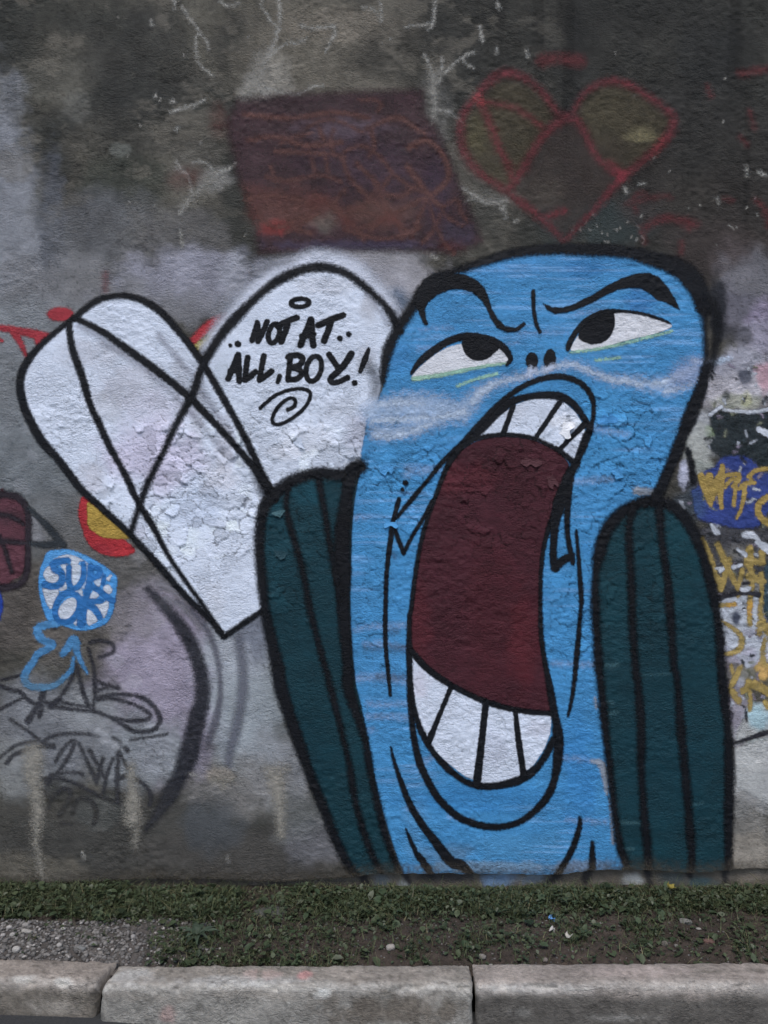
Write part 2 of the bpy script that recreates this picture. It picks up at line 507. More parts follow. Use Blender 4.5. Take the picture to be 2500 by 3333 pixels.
class Shape:
    def __init__(self):
        self.items = []
    def poly(self, p, smooth=True):
        p = pts(p) if isinstance(p, str) else p
        self.items.append(('p', curve(p, True, 5) if smooth else p))
        return self
    def stroke(self, p, w, w1=None, smooth=True):
        """w: full width in photo pixels (w1 at the far end, or a list along the stroke)"""
        p = pts(p) if isinstance(p, str) else np.asarray(p, float)
        n0 = len(p)
        if isinstance(w, (list, tuple)):
            ws = np.interp(np.linspace(0, 1, n0), np.linspace(0, 1, len(w)), w)
        else:
            ws = np.linspace(w, w if w1 is None else w1, n0)
        q = np.column_stack([p, ws / 2.0])
        if smooth and n0 > 2:
            q = curve(q, False, 5)
            run = np.concatenate([[0], np.cumsum(np.hypot(np.diff(q[:, 0]), np.diff(q[:, 1])))])
            q[:, 2] *= 1 + (vn(run / 70.0 + p[0, 0], run * 0 + p[0, 1], 888) - 0.5) * 0.36
        self.items.append(('s', q))
        return self
    def bounds(self):
        lo = np.min([it[1][:, :2].min(0) - (it[1][:, 2].max() if it[0] == 's' else 0) for it in self.items], 0)
        hi = np.max([it[1][:, :2].max(0) + (it[1][:, 2].max() if it[0] == 's' else 0) for it in self.items], 0)
        return lo, hi
    def sdf(self, x, y):
        d = np.full(x.shape, 1e6)
        for kind, q in self.items:
            if kind == 's':
                pad = 40 + q[:, 2].max()
                sel = np.nonzero((x > q[:, 0].min() - pad) & (x < q[:, 0].max() + pad) & (y > q[:, 1].min() - pad) & (y < q[:, 1].max() + pad))[0]
                xx, yy = x[sel], y[sel]
                best = d[sel]
                if len(q) == 1:
                    best = np.minimum(best, np.hypot(xx - q[0, 0], yy - q[0, 1]) - q[0, 2])
                for i in range(len(q) - 1):
                    ax, ay, ar = q[i]
                    bx, by, br = q[i + 1]
                    dx, dy = bx - ax, by - ay
                    L = dx * dx + dy * dy + 1e-9
                    t = np.clip(((xx - ax) * dx + (yy - ay) * dy) / L, 0, 1)
                    best = np.minimum(best, np.hypot(xx - ax - t * dx, yy - ay - t * dy) - (ar + t * (br - ar)))
                d[sel] = best
            else:
                dd = np.full(x.shape, 1e12)
                inside = np.zeros(x.shape, bool)
                m = len(q)
                for i in range(m):
                    ax, ay = q[i]
                    bx, by = q[(i + 1) % m]
                    dx, dy = bx - ax, by - ay
                    t = np.clip(((x - ax) * dx + (y - ay) * dy) / (dx * dx + dy * dy + 1e-9), 0, 1)
                    dd = np.minimum(dd, (x - ax - t * dx) ** 2 + (y - ay - t * dy) ** 2)
                    if abs(dy) > 1e-9:
                        c = ((ay <= y) != (by <= y)) & (x < (bx - ax) * (y - ay) / dy + ax)
                        inside ^= c
                d = np.minimum(d, np.where(inside, -1, 1) * np.sqrt(dd))
        return d

N_SEED = [300]
LAYERS = []
def paint(name, parent, shape, color, level, split=False, **kw):
    """one coat of paint; split makes an object of its own of each stroke that stands clear of the others"""
    if not split:
        return coat(name, parent, shape, color, level, **kw)
    its = shape.items
    par = list(range(len(its)))
    def find(i):
        while par[i] != i:
            i = par[i]
        return i
    pad = kw.get('soft', 4.0) + 4
    for i in range(len(its)):
        for j in range(i):
            p, q = its[i][1], its[j][1]
            ri = p[:, 2].max() if its[i][0] == 's' else 0
            rj = q[:, 2].max() if its[j][0] == 's' else 0
            if np.min(np.hypot(p[:, None, 0] - q[None, :, 0], p[:, None, 1] - q[None, :, 1])) < ri + rj + pad:
                par[find(i)] = find(j)
    groups = {}
    for i in range(len(its)):
        groups.setdefault(find(i), []).append(its[i])
    if len(groups) > 1:
        kw['label'] = None
    o = None
    for g in groups.values():
        sh = Shape()
        sh.items = g
        o = coat(name, parent, sh, color, level, **kw) or o
    return o

def coat(name, parent, shape, color, level, soft=4.0, amp=4.0, opacity=1.0, wear=0.0, fuzz=130.0, label=None, mods=(), vary=0.12, flake=0.0, cut=None, rough=0.6, streak=0.0):
    lo, hi = shape.bounds()
    mg = soft + amp * 0.7 + 3
    x0, x1 = np.searchsorted(GX, [lo[0] - mg - STEP, hi[0] + mg + STEP])
    y0, y1 = np.searchsorted(GY, [lo[1] - mg - STEP, hi[1] + mg + STEP])
    x0, x1, y0, y1 = max(x0, 0), min(x1 + 1, NX), max(y0, 0), min(y1 + 1, NY)
    sl = (slice(y0, y1), slice(x0, x1))
    u, v = U[sl], VV[sl]
    d = shape.sdf(u.ravel(), v.ravel()).reshape(u.shape)
    if cut is not None:
        d = np.maximum(d, cut(u, v))
    dm = np.minimum(np.minimum(d[:-1, :-1], d[1:, :-1]), np.minimum(d[1:, 1:], d[:-1, 1:]))
    keep = dm < mg
    ii = np.arange(u.size).reshape(u.shape)
    q = np.stack([ii[:-1, :-1][keep], ii[1:, :-1][keep], ii[1:, 1:][keep], ii[:-1, 1:][keep]], -1)
    if len(q) == 0:
        return None
    used, inv = np.unique(q, return_inverse=True)
    q = inv.reshape(-1, 4)
    vs = np.stack([PXW[sl].ravel()[used], PYW[sl].ravel()[used], PZW[sl].ravel()[used]], -1)
    uu, vv = u.ravel()[used], v.ravel()[used]
    N_SEED[0] += 1
    sd = N_SEED[0]
    c = np.broadcast_to(wcol(color), (len(used), 3)).copy()
    for (cx, cy, rx, ry, mc, s) in mods:
        m = (blob(uu, vv, cx, cy, rx, ry, sd % 40, 0.45, 0.2) * s)[:, None]
        c = c * (1 - m) + wcol(mc) * m
    c *= (1 + (fbm(uu / 60, vv / 40, sd, 4, 0.6) - 0.5) * 2 * vary)[:, None]
    if streak:
        k = sstep(.55, .8, fbm(uu / 170, vv / 9, 611, 3)) * sstep(.35, .6, fbm(uu / 260, vv / 160, 615, 3))
        c = c * (1 - streak * k[:, None]) + wcol((128, 164, 206)) * streak * k[:, None]
        k = sstep(.6, .8, fbm(uu / 120, vv / 10, 621, 3)) * sstep(.4, .6, fbm(uu / 200, vv / 160, 625, 3))
        c = c * (1 - .6 * streak * k[:, None]) + wcol((44, 104, 158)) * .6 * streak * k[:, None]
    pe = PEEL[sl].ravel()[used] * flake
    cl = CELL[sl].ravel()[used]
    c *= (1 + pe * (cl - 0.5) * 0.45)[:, None]
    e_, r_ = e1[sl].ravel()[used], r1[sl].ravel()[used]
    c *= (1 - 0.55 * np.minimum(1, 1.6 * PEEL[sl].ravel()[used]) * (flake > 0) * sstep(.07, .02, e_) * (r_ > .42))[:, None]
    if vary >= .14:
        c *= (1 + (fbm(uu / 150, vv / 8, 641, 3) - .5) * .3 + (vn(uu / 6, vv / 5, 643) - .5) * .22)[:, None]
    c = np.clip(c, 0.003, 0.85)
    me = mesh_np(name, vs, q)
    put_color(me, c)
    put_float(me, d.ravel()[used], 'd')
    o = link(name, me, paint_mat(soft, amp, opacity, wear, fuzz, rough), parent, label)
    LAYERS.append((level, len(LAYERS), o))
    return o

BLACK = (10, 12, 17)
INK = (10, 12, 17)
WHITE = (185, 192, 205)
BLUE = (60, 121, 166)
TEAL = (15, 46, 54)
MAROON = (58, 26, 33)

# ------------------------------------------------------------------ cracks and lime bloom in the bare plaster
crk = Shape()
for s, w in (('A 1505,0 1515,90 1500,170 1470,260 1430,330 1410,400 1400,440', 7), ('A 1380,445 1430,470 1490,495 1560,505', 6), ('A 990,40 1030,110 1070,160 1060,220 1065,320 1100,370 1150,410', 4),
             ('A 920,610 980,585 1040,570 1100,545', 6), ('A 1275,880 1240,910 1180,940 1120,980 1080,1020 1040,1060 1000,1110 970,1160', 8), ('A 975,1250 985,1330', 6), ('A 945,905 985,930', 4),
             ('B 345,0 355,90 345,150 325,230', 6), ('B 1185,0 1180,120 1150,160', 6), ('B 1130,300 1170,390 1175,470 1190,560 1185,620 1165,670', 8), ('B 1160,780 1185,820', 6),
             ('B 1340,1020 1390,1050 1440,1085 1510,1095 1570,1080', 10), ('B 1530,1100 1560,1150 1570,1175', 6), ('B 1400,285 1340,310 1290,350 1240,400', 5), ('B 1430,150 1445,230', 5),
             ('B 460,140 520,160 640,140', 5), ('B 1170,1370 1195,1395', 6), ('C 195,20 205,50', 7), ('C 195,265 195,295', 6), ('C 350,280 360,305', 5), ('C 110,170 120,225', 4),
             ('C 1540,900 1545,950', 8), ('C 1610,930 1640,945', 8), ('C 885,1020 895,1040', 9), ('C 960,995 990,995', 4), ('C 230,1110 240,1160', 5), ('C 295,1195 305,1190', 5),
             ('C 1380,1075 1390,1100', 5), ('N 775,285 850,295', 6), ('N 983,650 987,660', 7), ('A 955,700 962,695', 7), ('A 930,548 938,550', 8), ('A 840,515 842,522', 5), ('A 820,120 825,135', 5),
             ('A 1190,15 1240,40 1290,20', 5), ('A 945,10 950,50', 6), ('T 750,1440 755,1500', 4)):
    crk.stroke(s, w)
for s_, w_ in (('A 1510,80', 2), ('A 1440,320', 2), ('A 1070,170', 3), ('A 1180,940', 3), ('A 1040,1060', 3), ('B 1180,120', 3), ('B 1175,470', 3), ('B 1185,600', 2), ('B 1440,1085', 3), ('B 345,150', 3), ('B 640,140', 4), ('B 1340,310', 3), ('A 1560,505', 2), ('B 900,120', 4)):
    for _k in range(max(1, w_ // 2)):
        p_ = pts(s_)[0]
        an_ = rng.uniform(0, 6.28)
        walk = [p_]
        for _j in range(rng.randint(3, 8)):
            an_ += rng.uniform(-.5, .5)
            p_ = p_ + np.array([math.cos(an_), math.sin(an_)]) * rng.uniform(10, 26)
            walk.append(p_)
        crk.stroke(np.array(walk), 4.5, 2)
paint('lime_crack', root, crk, (154, 152, 146), 1, soft=10, amp=16, opacity=0.85, wear=0.65, fuzz=90, label='fine white lime-filled cracks branching across the bare plaster', split=True)
blm = Shape().stroke('A 1400,310 1380,400 1340,500', 40, 50).stroke('A 1120,980 1060,1060 990,1110', 40, 18).stroke('B 1175,400 1180,520 1180,640', 34, 20).stroke('B 1400,1060 1560,1085', 22)
paint('lime_bloom', root, blm, (132, 129, 122), 1, soft=20, amp=26, opacity=0.6, wear=0.5, split=True)
fl = Shape()
for k in range(60):
    x, y = (rng.uniform(1850, 2100), rng.uniform(690, 790)) if k < 22 else (rng.uniform(350, 1500), rng.uniform(30, 800)) if k < 45 else (rng.uniform(2000, 2480), rng.uniform(150, 800))
    fl.stroke([(x, y), (x + rng.uniform(-6, 6), y + rng.uniform(2, 9))], rng.uniform(3, 6))
speck = paint('pale_speck', root, fl, (138, 136, 130), 1, soft=4, amp=5, opacity=0.7)

speck['kind'] = 'stuff'

# ------------------------------------------------------------------ faded pieces high on the wall
pp = Shape().poly('B 125,545 250,525 420,512 700,500 950,490 1120,490 1130,620 1195,690 1250,810 1300,950 1350,1080 1400,1200 1440,1300 1300,1365 1000,1350 700,1350 400,1375 240,1375 215,1200 140,1000 100,830 60,680', False)
purple = paint('purple_patch', root, pp, (54, 37, 41), 2, soft=22, amp=26, opacity=0.94, wear=0.2, vary=0.45,
               label='faded purple slanted block scribbled over with rust-coloured loops',
               mods=((1000, 330, 330, 40, (46, 31, 35), .8), (1120, 420, 160, 40, (86, 74, 84), .6), (850, 640, 200, 60, (84, 52, 47), .6), (960, 700, 260, 60, (92, 62, 56), .7),
                     (1200, 540, 200, 120, (58, 44, 54), .6), (1250, 700, 150, 60, (88, 64, 58), .7), (900, 745, 60, 30, (122, 48, 46), .7), (1060, 730, 60, 40, (96, 92, 84), .5), (1010, 520, 90, 60, (50, 34, 42), .7),
                     (1140, 800, 320, 22, (58, 52, 70), .75), (1420, 620, 60, 160, (52, 40, 54), .6), (1500, 760, 70, 60, (48, 44, 58), .6)))
sc = Shape()
for s, w in (('B 880,600 900,570 870,545 780,540', 9), ('B 1050,800 1130,760 1200,800 1250,880 1260,960 1200,1030 1150,1060', 16), ('B 1040,900 1090,970 1150,1050 1200,1100 1230,1120', 18),
             ('B 1150,1060 1050,1110 960,1160 850,1210 760,1240', 14), ('B 1150,1060 1180,1180 1230,1300 1290,1370', 9), ('B 1220,1120 1260,1180 1340,1220', 10), ('B 690,860 720,950 780,1020 850,1080 950,1150', 15),
             ('B 940,960 880,1050 800,1110 700,1160', 14), ('B 850,960 890,1060 950,1150 1000,1230 1010,1290', 14), ('B 700,820 800,790 900,860 960,940', 12), ('B 500,690 600,650 700,670 800,720', 10),
             ('B 820,700 900,660 1000,640 1090,700 1130,720', 14), ('B 350,780 430,740 520,720', 10), ('B 540,1060 620,1100 700,1180 780,1250 800,1290', 16), ('B 560,1150 480,1200 380,1260', 14),
             ('B 250,1180 330,1230 430,1200 540,1120', 14), ('B 840,1240 940,1170 1040,1250 1100,1230', 16), ('B 640,1150 740,1120 860,1160', 12), ('B 520,860 540,930', 9), ('B 600,850 610,930', 9), ('B 300,900 330,980', 9),
             ('B 1230,1120 1300,1080 1330,1150 1360,1200', 9), ('B 900,1060 930,1120 960,1160', 12), ('B 160,620 400,640 650,610 830,640', 14), ('B 180,760 330,740 500,790 680,770', 16), ('B 330,820 560,830 700,850', 14), ('B 170,1080 330,1060 520,1100', 16), ('B 280,960 400,980 560,950 680,980', 12), ('B 1080,1010 1000,1060 900,1050 820,1090', 13), ('B 760,880 830,950 880,1010 820,1080', 12), ('B 960,940 1040,1000 1150,1050', 12), ('B 1150,1060 1100,1180 1060,1280', 12), ('B 1230,1130 1180,1240 1120,1310', 10), ('B 640,700 620,780 650,840', 12), ('B 840,700 860,780 830,850', 12), ('B 560,690 590,760', 12), ('B 380,1130 420,1230 520,1260', 12), ('B 700,1240 900,1290 1050,1260', 12), ('B 700,1160 640,1110 700,1030', 12)):
    sc.stroke(s, w)
paint('rust_scribble', purple, sc, (98, 66, 60), 3, soft=9, amp=15, opacity=0.68, wear=0.5)
rb = Shape().poly(ellipse('B 300,1250', 50, 28)).poly(ellipse('B 20,650', 40, 90)).poly(ellipse('B 200,1160', 26, 26)).poly(ellipse('B 560,1090', 60, 30)).poly(ellipse('B 700,1200', 60, 30)).poly(ellipse('B 940,1190', 60, 30)).poly(ellipse('A 1000,960', 90, 50, -20)).poly(ellipse('B 1280,1330', 60, 26))
paint('red_smudge', purple, rb, (104, 50, 47), 3, soft=26, amp=34, opacity=0.25, wear=0.6, split=True)

ol = Shape().poly('C 240,1020 110,930 40,840 20,740 40,630 110,560 190,460 270,440 350,470 430,520 500,610 470,690 400,800 320,930').poly('C 640,620 670,540 740,480 830,460 930,490 1030,560 1100,620 1130,660 1080,760 980,860 850,930 760,850 690,740')
heart = paint('painted_heart', root, ol, (68, 61, 46), 2, soft=26, amp=26, opacity=0.68, wear=0.45, vary=0.35, label='faded olive heart with a red spray outline near the top',
              mods=((2090, 440, 60, 36, (122, 114, 86), .9), (1540, 430, 60, 70, (92, 86, 60), .5), (1990, 350, 120, 80, (70, 64, 48), .6), (1980, 500, 90, 60, (58, 50, 40), .7)))
hf = Shape().poly('C 300,1050 480,720 560,650 650,690 760,880 840,960 720,1120 560,1270 420,1150')
paint('heart_fill', heart, hf, (62, 52, 48), 2, soft=34, amp=30, opacity=0.55, wear=0.4)  # brown paint filling the middle and point of the heart
ho = Shape()
ho.stroke('C 545,1295 440,1190 330,1100 240,1035 110,945 30,850 0,740 15,620 80,530 170,430 260,400 350,430 430,490 500,585 550,640 600,650', [10.1, 21.6, 20.2, 17.3, 20.2, 20.2, 18.7, 20.2, 21.6, 24.5, 24.5, 20.2, 18.7, 17.3, 14.4, 11.5])
ho.stroke('C 590,640 650,530 720,465 820,440 920,465 1010,520 1090,580 1145,640 1130,720 1070,790 980,870 860,970 760,1090 650,1210 555,1305', [7.2, 10.1, 15.8, 18.7, 18.7, 18.7, 17.3, 18.7, 20.2, 20.2, 17.3, 20.2, 15.8, 13.0, 11.5])
ho.stroke('C 110,560 160,680 205,800 255,890 280,960', 17).stroke('C 250,1040 330,920 400,800 480,700 570,630', 20).stroke('C 150,560 300,590 440,690', 12).stroke('C 620,640 680,740 740,860 850,950', 16).stroke('C 440,1180 560,1140', 14).stroke('C 800,890 880,950', 26)
paint('heart_outline', heart, ho, (112, 46, 54), 3, soft=17, amp=24, opacity=0.6, wear=0.6, vary=0.35, mods=((1562, 325, 24, 24, (190, 70, 80), .9), (2020, 575, 30, 30, (160, 56, 70), .8), (2140, 470, 40, 60, (160, 64, 70), .6)))
rs = Shape().stroke('C 440,330 540,320 640,330', 44).stroke('C 950,1150 930,1090 960,1045 990,1050', 9).stroke('C 970,1230 990,1310', 10).stroke('C 1190,1310 1185,1370', 10).stroke('C 1560,600 1585,690', 9).stroke('C 1330,470 1350,520', 12)
rs.stroke('C 1420,1080 1460,1085', 9).stroke('C 1590,1080 1640,1140 1659,1220', 12).stroke('C 900,1100 1080,1060 1130,1070', 10).stroke('C 1190,1200 1230,1240', 12).stroke('C 1510,400 1640,380', 22).stroke('C 1000,1230 1100,1180 1260,1210', 26).stroke('C 1510,740 1545,780', 8).stroke('A 570,1480 570,1570', 16)
paint('red_smear', root, rs, (104, 46, 50), 2, soft=16, amp=20, opacity=0.5, wear=0.7, label='worn red paint smears beside and above the heart', split=True)

# ------------------------------------------------------------------ older graffiti low on the left
arc = Shape().stroke('H 800,690 880,770 960,870 1025,970 1070,1080 1095,1200 1090,1330 1060,1450 1020,1560 985,1659 N 870,0 840,120 800,250 750,350 690,450 630,530', [20, 34, 40, 42, 44, 44, 46, 46, 46, 50, 52, 56, 58, 56, 50, 36, 10])
arcp = paint('dark_arc', root, arc, (36, 37, 43), 2, soft=13, amp=14, wear=0.3, opacity=0.93, label='broad dark curved band sweeping down below the white wing', mods=((480, 2640, 120, 100, (50, 50, 52), .7), (560, 1960, 80, 40, (66, 66, 70), .5)))
paint('grey_arc', arcp, Shape().stroke('H 960,760 1060,830 1130,930 1170,1040 1190,1160 1190,1280 1165,1400 1130,1510', [10, 16, 18, 16, 16, 18, 24, 20]), (84, 84, 94), 2, soft=9, amp=8, opacity=0.75, wear=0.4, split=True)  # fainter grey arcs sprayed alongside the dark band
paint('grey_arc', arcp, Shape().stroke('H 1290,960 1310,1080 1315,1200 1300,1330 1275,1450 1235,1600 N 990,250', [26, 32, 32, 30, 30, 28, 20]), (96, 98, 108), 2, soft=15, amp=8, opacity=0.7, split=True)
paint('grey_arc', arcp, Shape().stroke('H 900,740 1000,800 1080,900', 12).stroke('H 860,660 1000,720', 22), (120, 118, 124), 2, soft=10, amp=10, opacity=0.7, split=True)

ws = []
tag1 = Shape()
for s, w in (('S 0,770 100,810 180,830 230,880 300,930 380,950', 12), ('S 0,720 90,710 190,680', 9), ('S 0,990 80,950 200,890', 11), ('S 260,1090 310,1010 370,920 395,830', 22), ('S 360,1050 380,960', 16),
             ('S 395,930 480,930 560,860 620,770 660,680 690,580', 12), ('S 700,600 730,740 770,880 820,990', 13), ('S 800,440 830,540 850,640 860,760 860,870 840,990', 13), ('S 820,390 900,370 1000,390 1030,440 1000,490 900,520', 14),
             ('S 870,720 940,760 1070,800', 12), ('S 870,830 960,790 1070,790', 12), ('S 450,970 560,970 680,990 800,1000 900,1020 1000,1060 1150,1090 1250,1090 1340,1070 1350,1030 1250,960 1100,910 980,890 870,900', 12),
             ('S 560,920 680,950 790,970', 10), ('S 870,890 1000,860 1150,855 1280,880 1370,940 1430,1030 1440,1100 1390,1170 1300,1190 1200,1180 1100,1120 980,1050', 14), ('S 540,900 460,960', 20)):
    tag1.stroke(s, w)
paint('scribbled_tag', root, tag1, (44, 44, 50), 3, soft=6, amp=9, opacity=0.88, wear=0.45, label='dark scribbled tag with an arrow and loop beside the dark arc')
tag2 = Shape()
for s, w in (('T 100,250 180,300 270,360 390,460', 11), ('T 390,460 450,410 540,385 680,375 800,385 900,395', 11), ('T 0,600 80,530 180,470 340,440', 10), ('T 70,640 130,570 260,520 390,490 490,500', 13), ('T 410,480 480,490', 20),
             ('T 1180,435 1330,410 1510,380', 9), ('T 1020,420 1080,450 1070,520', 11), ('T 510,620 560,530 640,450 680,440', 12), ('T 680,450 640,550 560,680 480,760 390,780', 13), ('T 710,460 760,560 820,700 870,810', 13),
             ('T 810,530 860,620 900,680 950,780 980,700 1020,600', 13), ('T 930,600 900,700 870,830', 12), ('T 960,780 930,920', 12), ('T 1075,540 1060,700 1060,900 1060,980', 14), ('T 1080,560 1120,630 1150,690', 11), ('T 1040,800 1130,760', 16),
             ('T 460,750 580,730 700,730 750,750', 11), ('T 430,820 470,770', 18), ('T 500,770 620,800 750,860 900,940 1100,1010', 12), ('T 1230,790 1310,850 1360,930 1350,1020', 14), ('T 1130,510 1150,530', 16),
             ('T 430,1060 470,960 560,880 620,880 640,930 590,1030 540,1110', 15), ('T 660,1100 680,990 760,960 840,1010 870,1090 850,1180', 15), ('T 390,900 440,940', 14), ('T 560,1180 640,1190', 12)):
    tag2.stroke(s, w)
paint('scribbled_tag', root, tag2, (52, 52, 56), 3, soft=6, amp=9, opacity=0.85, wear=0.45, label='dark zigzag tag low on the left above the beige drips', mods=((230, 2640, 220, 70, (56, 55, 53), .9),))

drp = Shape().stroke('T 310,560 300,700 320,850 345,1000 340,1200 325,1390', [58, 56, 44, 40, 34, 18]).stroke('T 340,1390 360,1530 385,1659', [14, 18, 20]).stroke('T 1180,670 1190,850 1200,1000 1195,1150', [20, 34, 46, 46]).stroke('T 1225,1250 1215,1390', [18, 8])
drp.stroke('N 1190,300 1205,400 1215,550', [54, 36, 18]).stroke('N 1150,268 1240,268', 16).stroke('N 925,315 1000,315', 14).stroke('N 960,320 965,340', 16)
paint('beige_drip', root, drp, (138, 134, 125), 3, soft=20, amp=30, opacity=0.85, wear=0.5, label='pale beige paint drips running down the foot of the wall', split=True)
paint('beige_drip', root, Shape().stroke('S 940,1270 1050,1320', 26).stroke('S 880,1180 960,1220', 30), (150, 152, 156), 3, soft=12, amp=16, opacity=0.7, split=True)

bl = Shape().poly('u 0,470 110,450 250,500 340,600 370,760 370,1000 360,1350 330,1500 200,1600 0,1640')
brown = paint('brown_shape', root, bl, (78, 46, 54), 2, soft=6, amp=8, vary=0.25, label='dull maroon rounded shape with thick black outline at the left edge', mods=((30, 1680, 60, 30, (50, 34, 40), .6), (20, 1760, 60, 14, (46, 32, 38), .8)))
bo = Shape().stroke('u -40,460 100,455 240,490 340,580 390,720 395,900 390,1200 385,1400 360,1540 290,1650 150,1700 0,1720', [26, 26, 28, 26, 22, 20, 20, 20, 22, 24, 26, 26]).stroke('u 0,720 120,740 230,790 320,850', 14).stroke('u 0,1090 200,1100 380,1110', 16).stroke('u 60,1130 110,1320 170,1500', 13).stroke('u 0,1010 30,1120', 12)
paint('outline', brown, bo, (38, 32, 38), 3, soft=7, amp=9, wear=0.15)
paint('outline', brown, Shape().stroke('u 400,640 520,750 650,880 760,1010 860,1130', [14, 18, 22, 24, 24]).stroke('u 420,1110 600,1130 760,1120', [14, 22, 26]), (42, 46, 50), 3, soft=7, amp=9, opacity=0.95)
paint('blue_splash', root, Shape().stroke('H -20,690 0,760 -5,850', [16, 22, 14]), (30, 56, 130), 3, soft=5, amp=6)

ry = Shape().poly('u 1140,470 1080,600 1070,760 1110,880 1160,1040 1260,1180 1400,1260 1600,1290 1760,1260 1820,1180 1500,900 1300,560')
ryp = paint('red_yellow_spot', root, ry, (150, 42, 48), 3, soft=5, amp=6, vary=0.2, label='red spot with a yellow centre half hidden by the white wing', mods=((330, 1790, 60, 30, (110, 32, 42), .5),))
paint('yellow_centre', ryp, Shape().poly('u 1200,560 1190,760 1210,900 1290,960 1400,1030 1640,1050 1750,1020 1500,800 1330,640'), (150, 124, 58), 4, soft=4, amp=5, vary=0.2)
ry2 = Shape().stroke('E 70,640 140,570 220,510 275,480', [26, 30, 28, 22])
ryq = paint('red_yellow_spot', root, ry2, (152, 48, 54), 3, soft=8, amp=9, label='small red and yellow streak wedged between the two white shapes')
paint('yellow_edge', ryq, Shape().stroke('E 85,690 150,640 220,590 260,560', [20, 22, 22, 16]), (160, 146, 84), 4, soft=8, amp=7)
rt = Shape().poly(ellipse('D 330,205', 72, 38)).stroke('D -10,275 80,290 200,315 260,325', [18, 24, 26, 20]).stroke('D 80,300 120,370 150,440', [26, 20, 10]).stroke('D 200,320 215,360', 22).stroke('D 0,340 15,350', 10)
paint('red_tag', root, rt, (142, 46, 54), 3, soft=6, amp=7, wear=0.3, label='red tag fragment left of the white wing')

# blue bubble with the letters
bub = Shape().poly('Q 300,240 450,205 640,195 800,240 960,310 1130,400 1280,490 1400,590 1470,680 1455,860 1440,1050 1400,1230 1340,1380 1210,1480 1000,1550 780,1555 560,1480 400,1450 300,1380 230,1220 180,1030 150,880 150,720 170,560 220,400')
bubble = paint('blue_bubble', root, bub, (66, 128, 182), 4, soft=4, amp=6, vary=0.15, label='round blue bubble with the letters SUR over OK on white', mods=((230, 1820, 70, 40, (84, 140, 186), .6),))
whites = Shape().poly('Q 330,480 420,520 490,600 490,700 420,760 330,750 260,690 240,590').poly('Q 400,380 560,300 700,290 850,340 960,410 990,480 940,540 960,680 1000,600 1000,780 940,860 860,830 900,760 960,650 930,450 860,380 850,430 860,560 830,700 780,790 720,790 690,680 690,420 600,360')
whites = Shape()
for s in ('Q 320,480 400,520 480,590 490,690 420,760 330,755 260,690 235,590', 'Q 400,370 540,300 690,290 800,330 900,380 980,440 990,500 940,450 850,390 800,440 700,440 680,370 560,340', 'Q 700,430 850,470 870,580 840,700 760,800 700,770 690,600',
          'Q 950,480 990,500 975,600 1000,640 990,800 940,860 870,830 930,740 960,620', 'Q 520,460 640,440 630,600 600,690 580,560', 'Q 220,850 340,870 470,860 480,960 430,1100 350,1200 280,1090 240,970', 'Q 480,850 560,740 610,760 620,860 520,900',
          'Q 700,1010 780,1040 800,1160 760,1260 640,1370 520,1370 470,1260 520,1140 600,1060', 'Q 750,890 860,850 890,940 900,1010 860,1050 800,970', 'Q 1040,930 1090,880 1170,950 1090,1050 990,1070', 'Q 1080,720 1160,680 1220,590 1240,680 1190,800 1130,820',
          'Q 1240,820 1310,790 1380,850 1370,930 1310,940 1250,890', 'Q 960,1220 1030,1230 1130,1380 1060,1450 970,1460', 'Q 1090,1130 1220,1110 1330,1040 1310,1200 1240,1360 1170,1250', 'Q 740,1440 810,1360 840,1420 800,1480', 'Q 1290,680 1380,620 1330,730'):
    whites.poly(s)
paint('white_ground', bubble, whites, (172, 178, 188), 5, soft=4, amp=5, mods=((300, 1880, 60, 60, (150, 178, 205), .4),), split=True)
let = Shape()
for s, w in (('Q 640,380 500,400 400,440 420,530 530,600 550,700 500,790 380,820 260,790', 20), ('Q 660,500 660,700 700,850 800,840 880,720 910,560 900,430', 18), ('Q 1020,480 1010,700 960,920', 20), ('Q 1020,500 1150,520 1180,620 1060,680', 18),
             ('Q 1040,820 1150,880 1290,1000 1400,1060', 18), ('Q 640,920 780,960 840,1080 800,1250 680,1400 500,1400 430,1260 460,1080 560,960 640,920', 18), ('Q 900,1050 880,1250 860,1440', 26), ('Q 1000,880 960,1050 1200,1060', 16), ('Q 930,1150 1080,1180 1180,1330', 18), ('Q 1240,650 1230,780', 14)):
    let.stroke(s, w)
paint('letter', bubble, let, (44, 102, 160), 6, soft=4, amp=6, opacity=0.9, wear=0.2, label='blue letters SUR above OK', split=True)
sq = Shape().stroke('S 520,220 420,230 350,260 350,310 400,370 480,400 430,450 350,490 300,570 250,640 230,720 280,780 400,790 500,770 590,700 650,620 670,520', [24, 26, 26, 28, 26, 26, 24, 24, 24, 26, 28, 24, 22, 20, 18, 14, 10]).stroke('S 570,490 620,430 660,370 690,380 700,470 740,570 790,660', [22, 26, 26, 24, 20, 14, 8])
paint('blue_squiggle', root, sq, (72, 128, 174), 4, soft=5, amp=8, opacity=0.82, wear=0.3, label='light blue squiggle hanging below the blue bubble', mods=((130, 2230, 110, 50, (84, 118, 140), .7),))

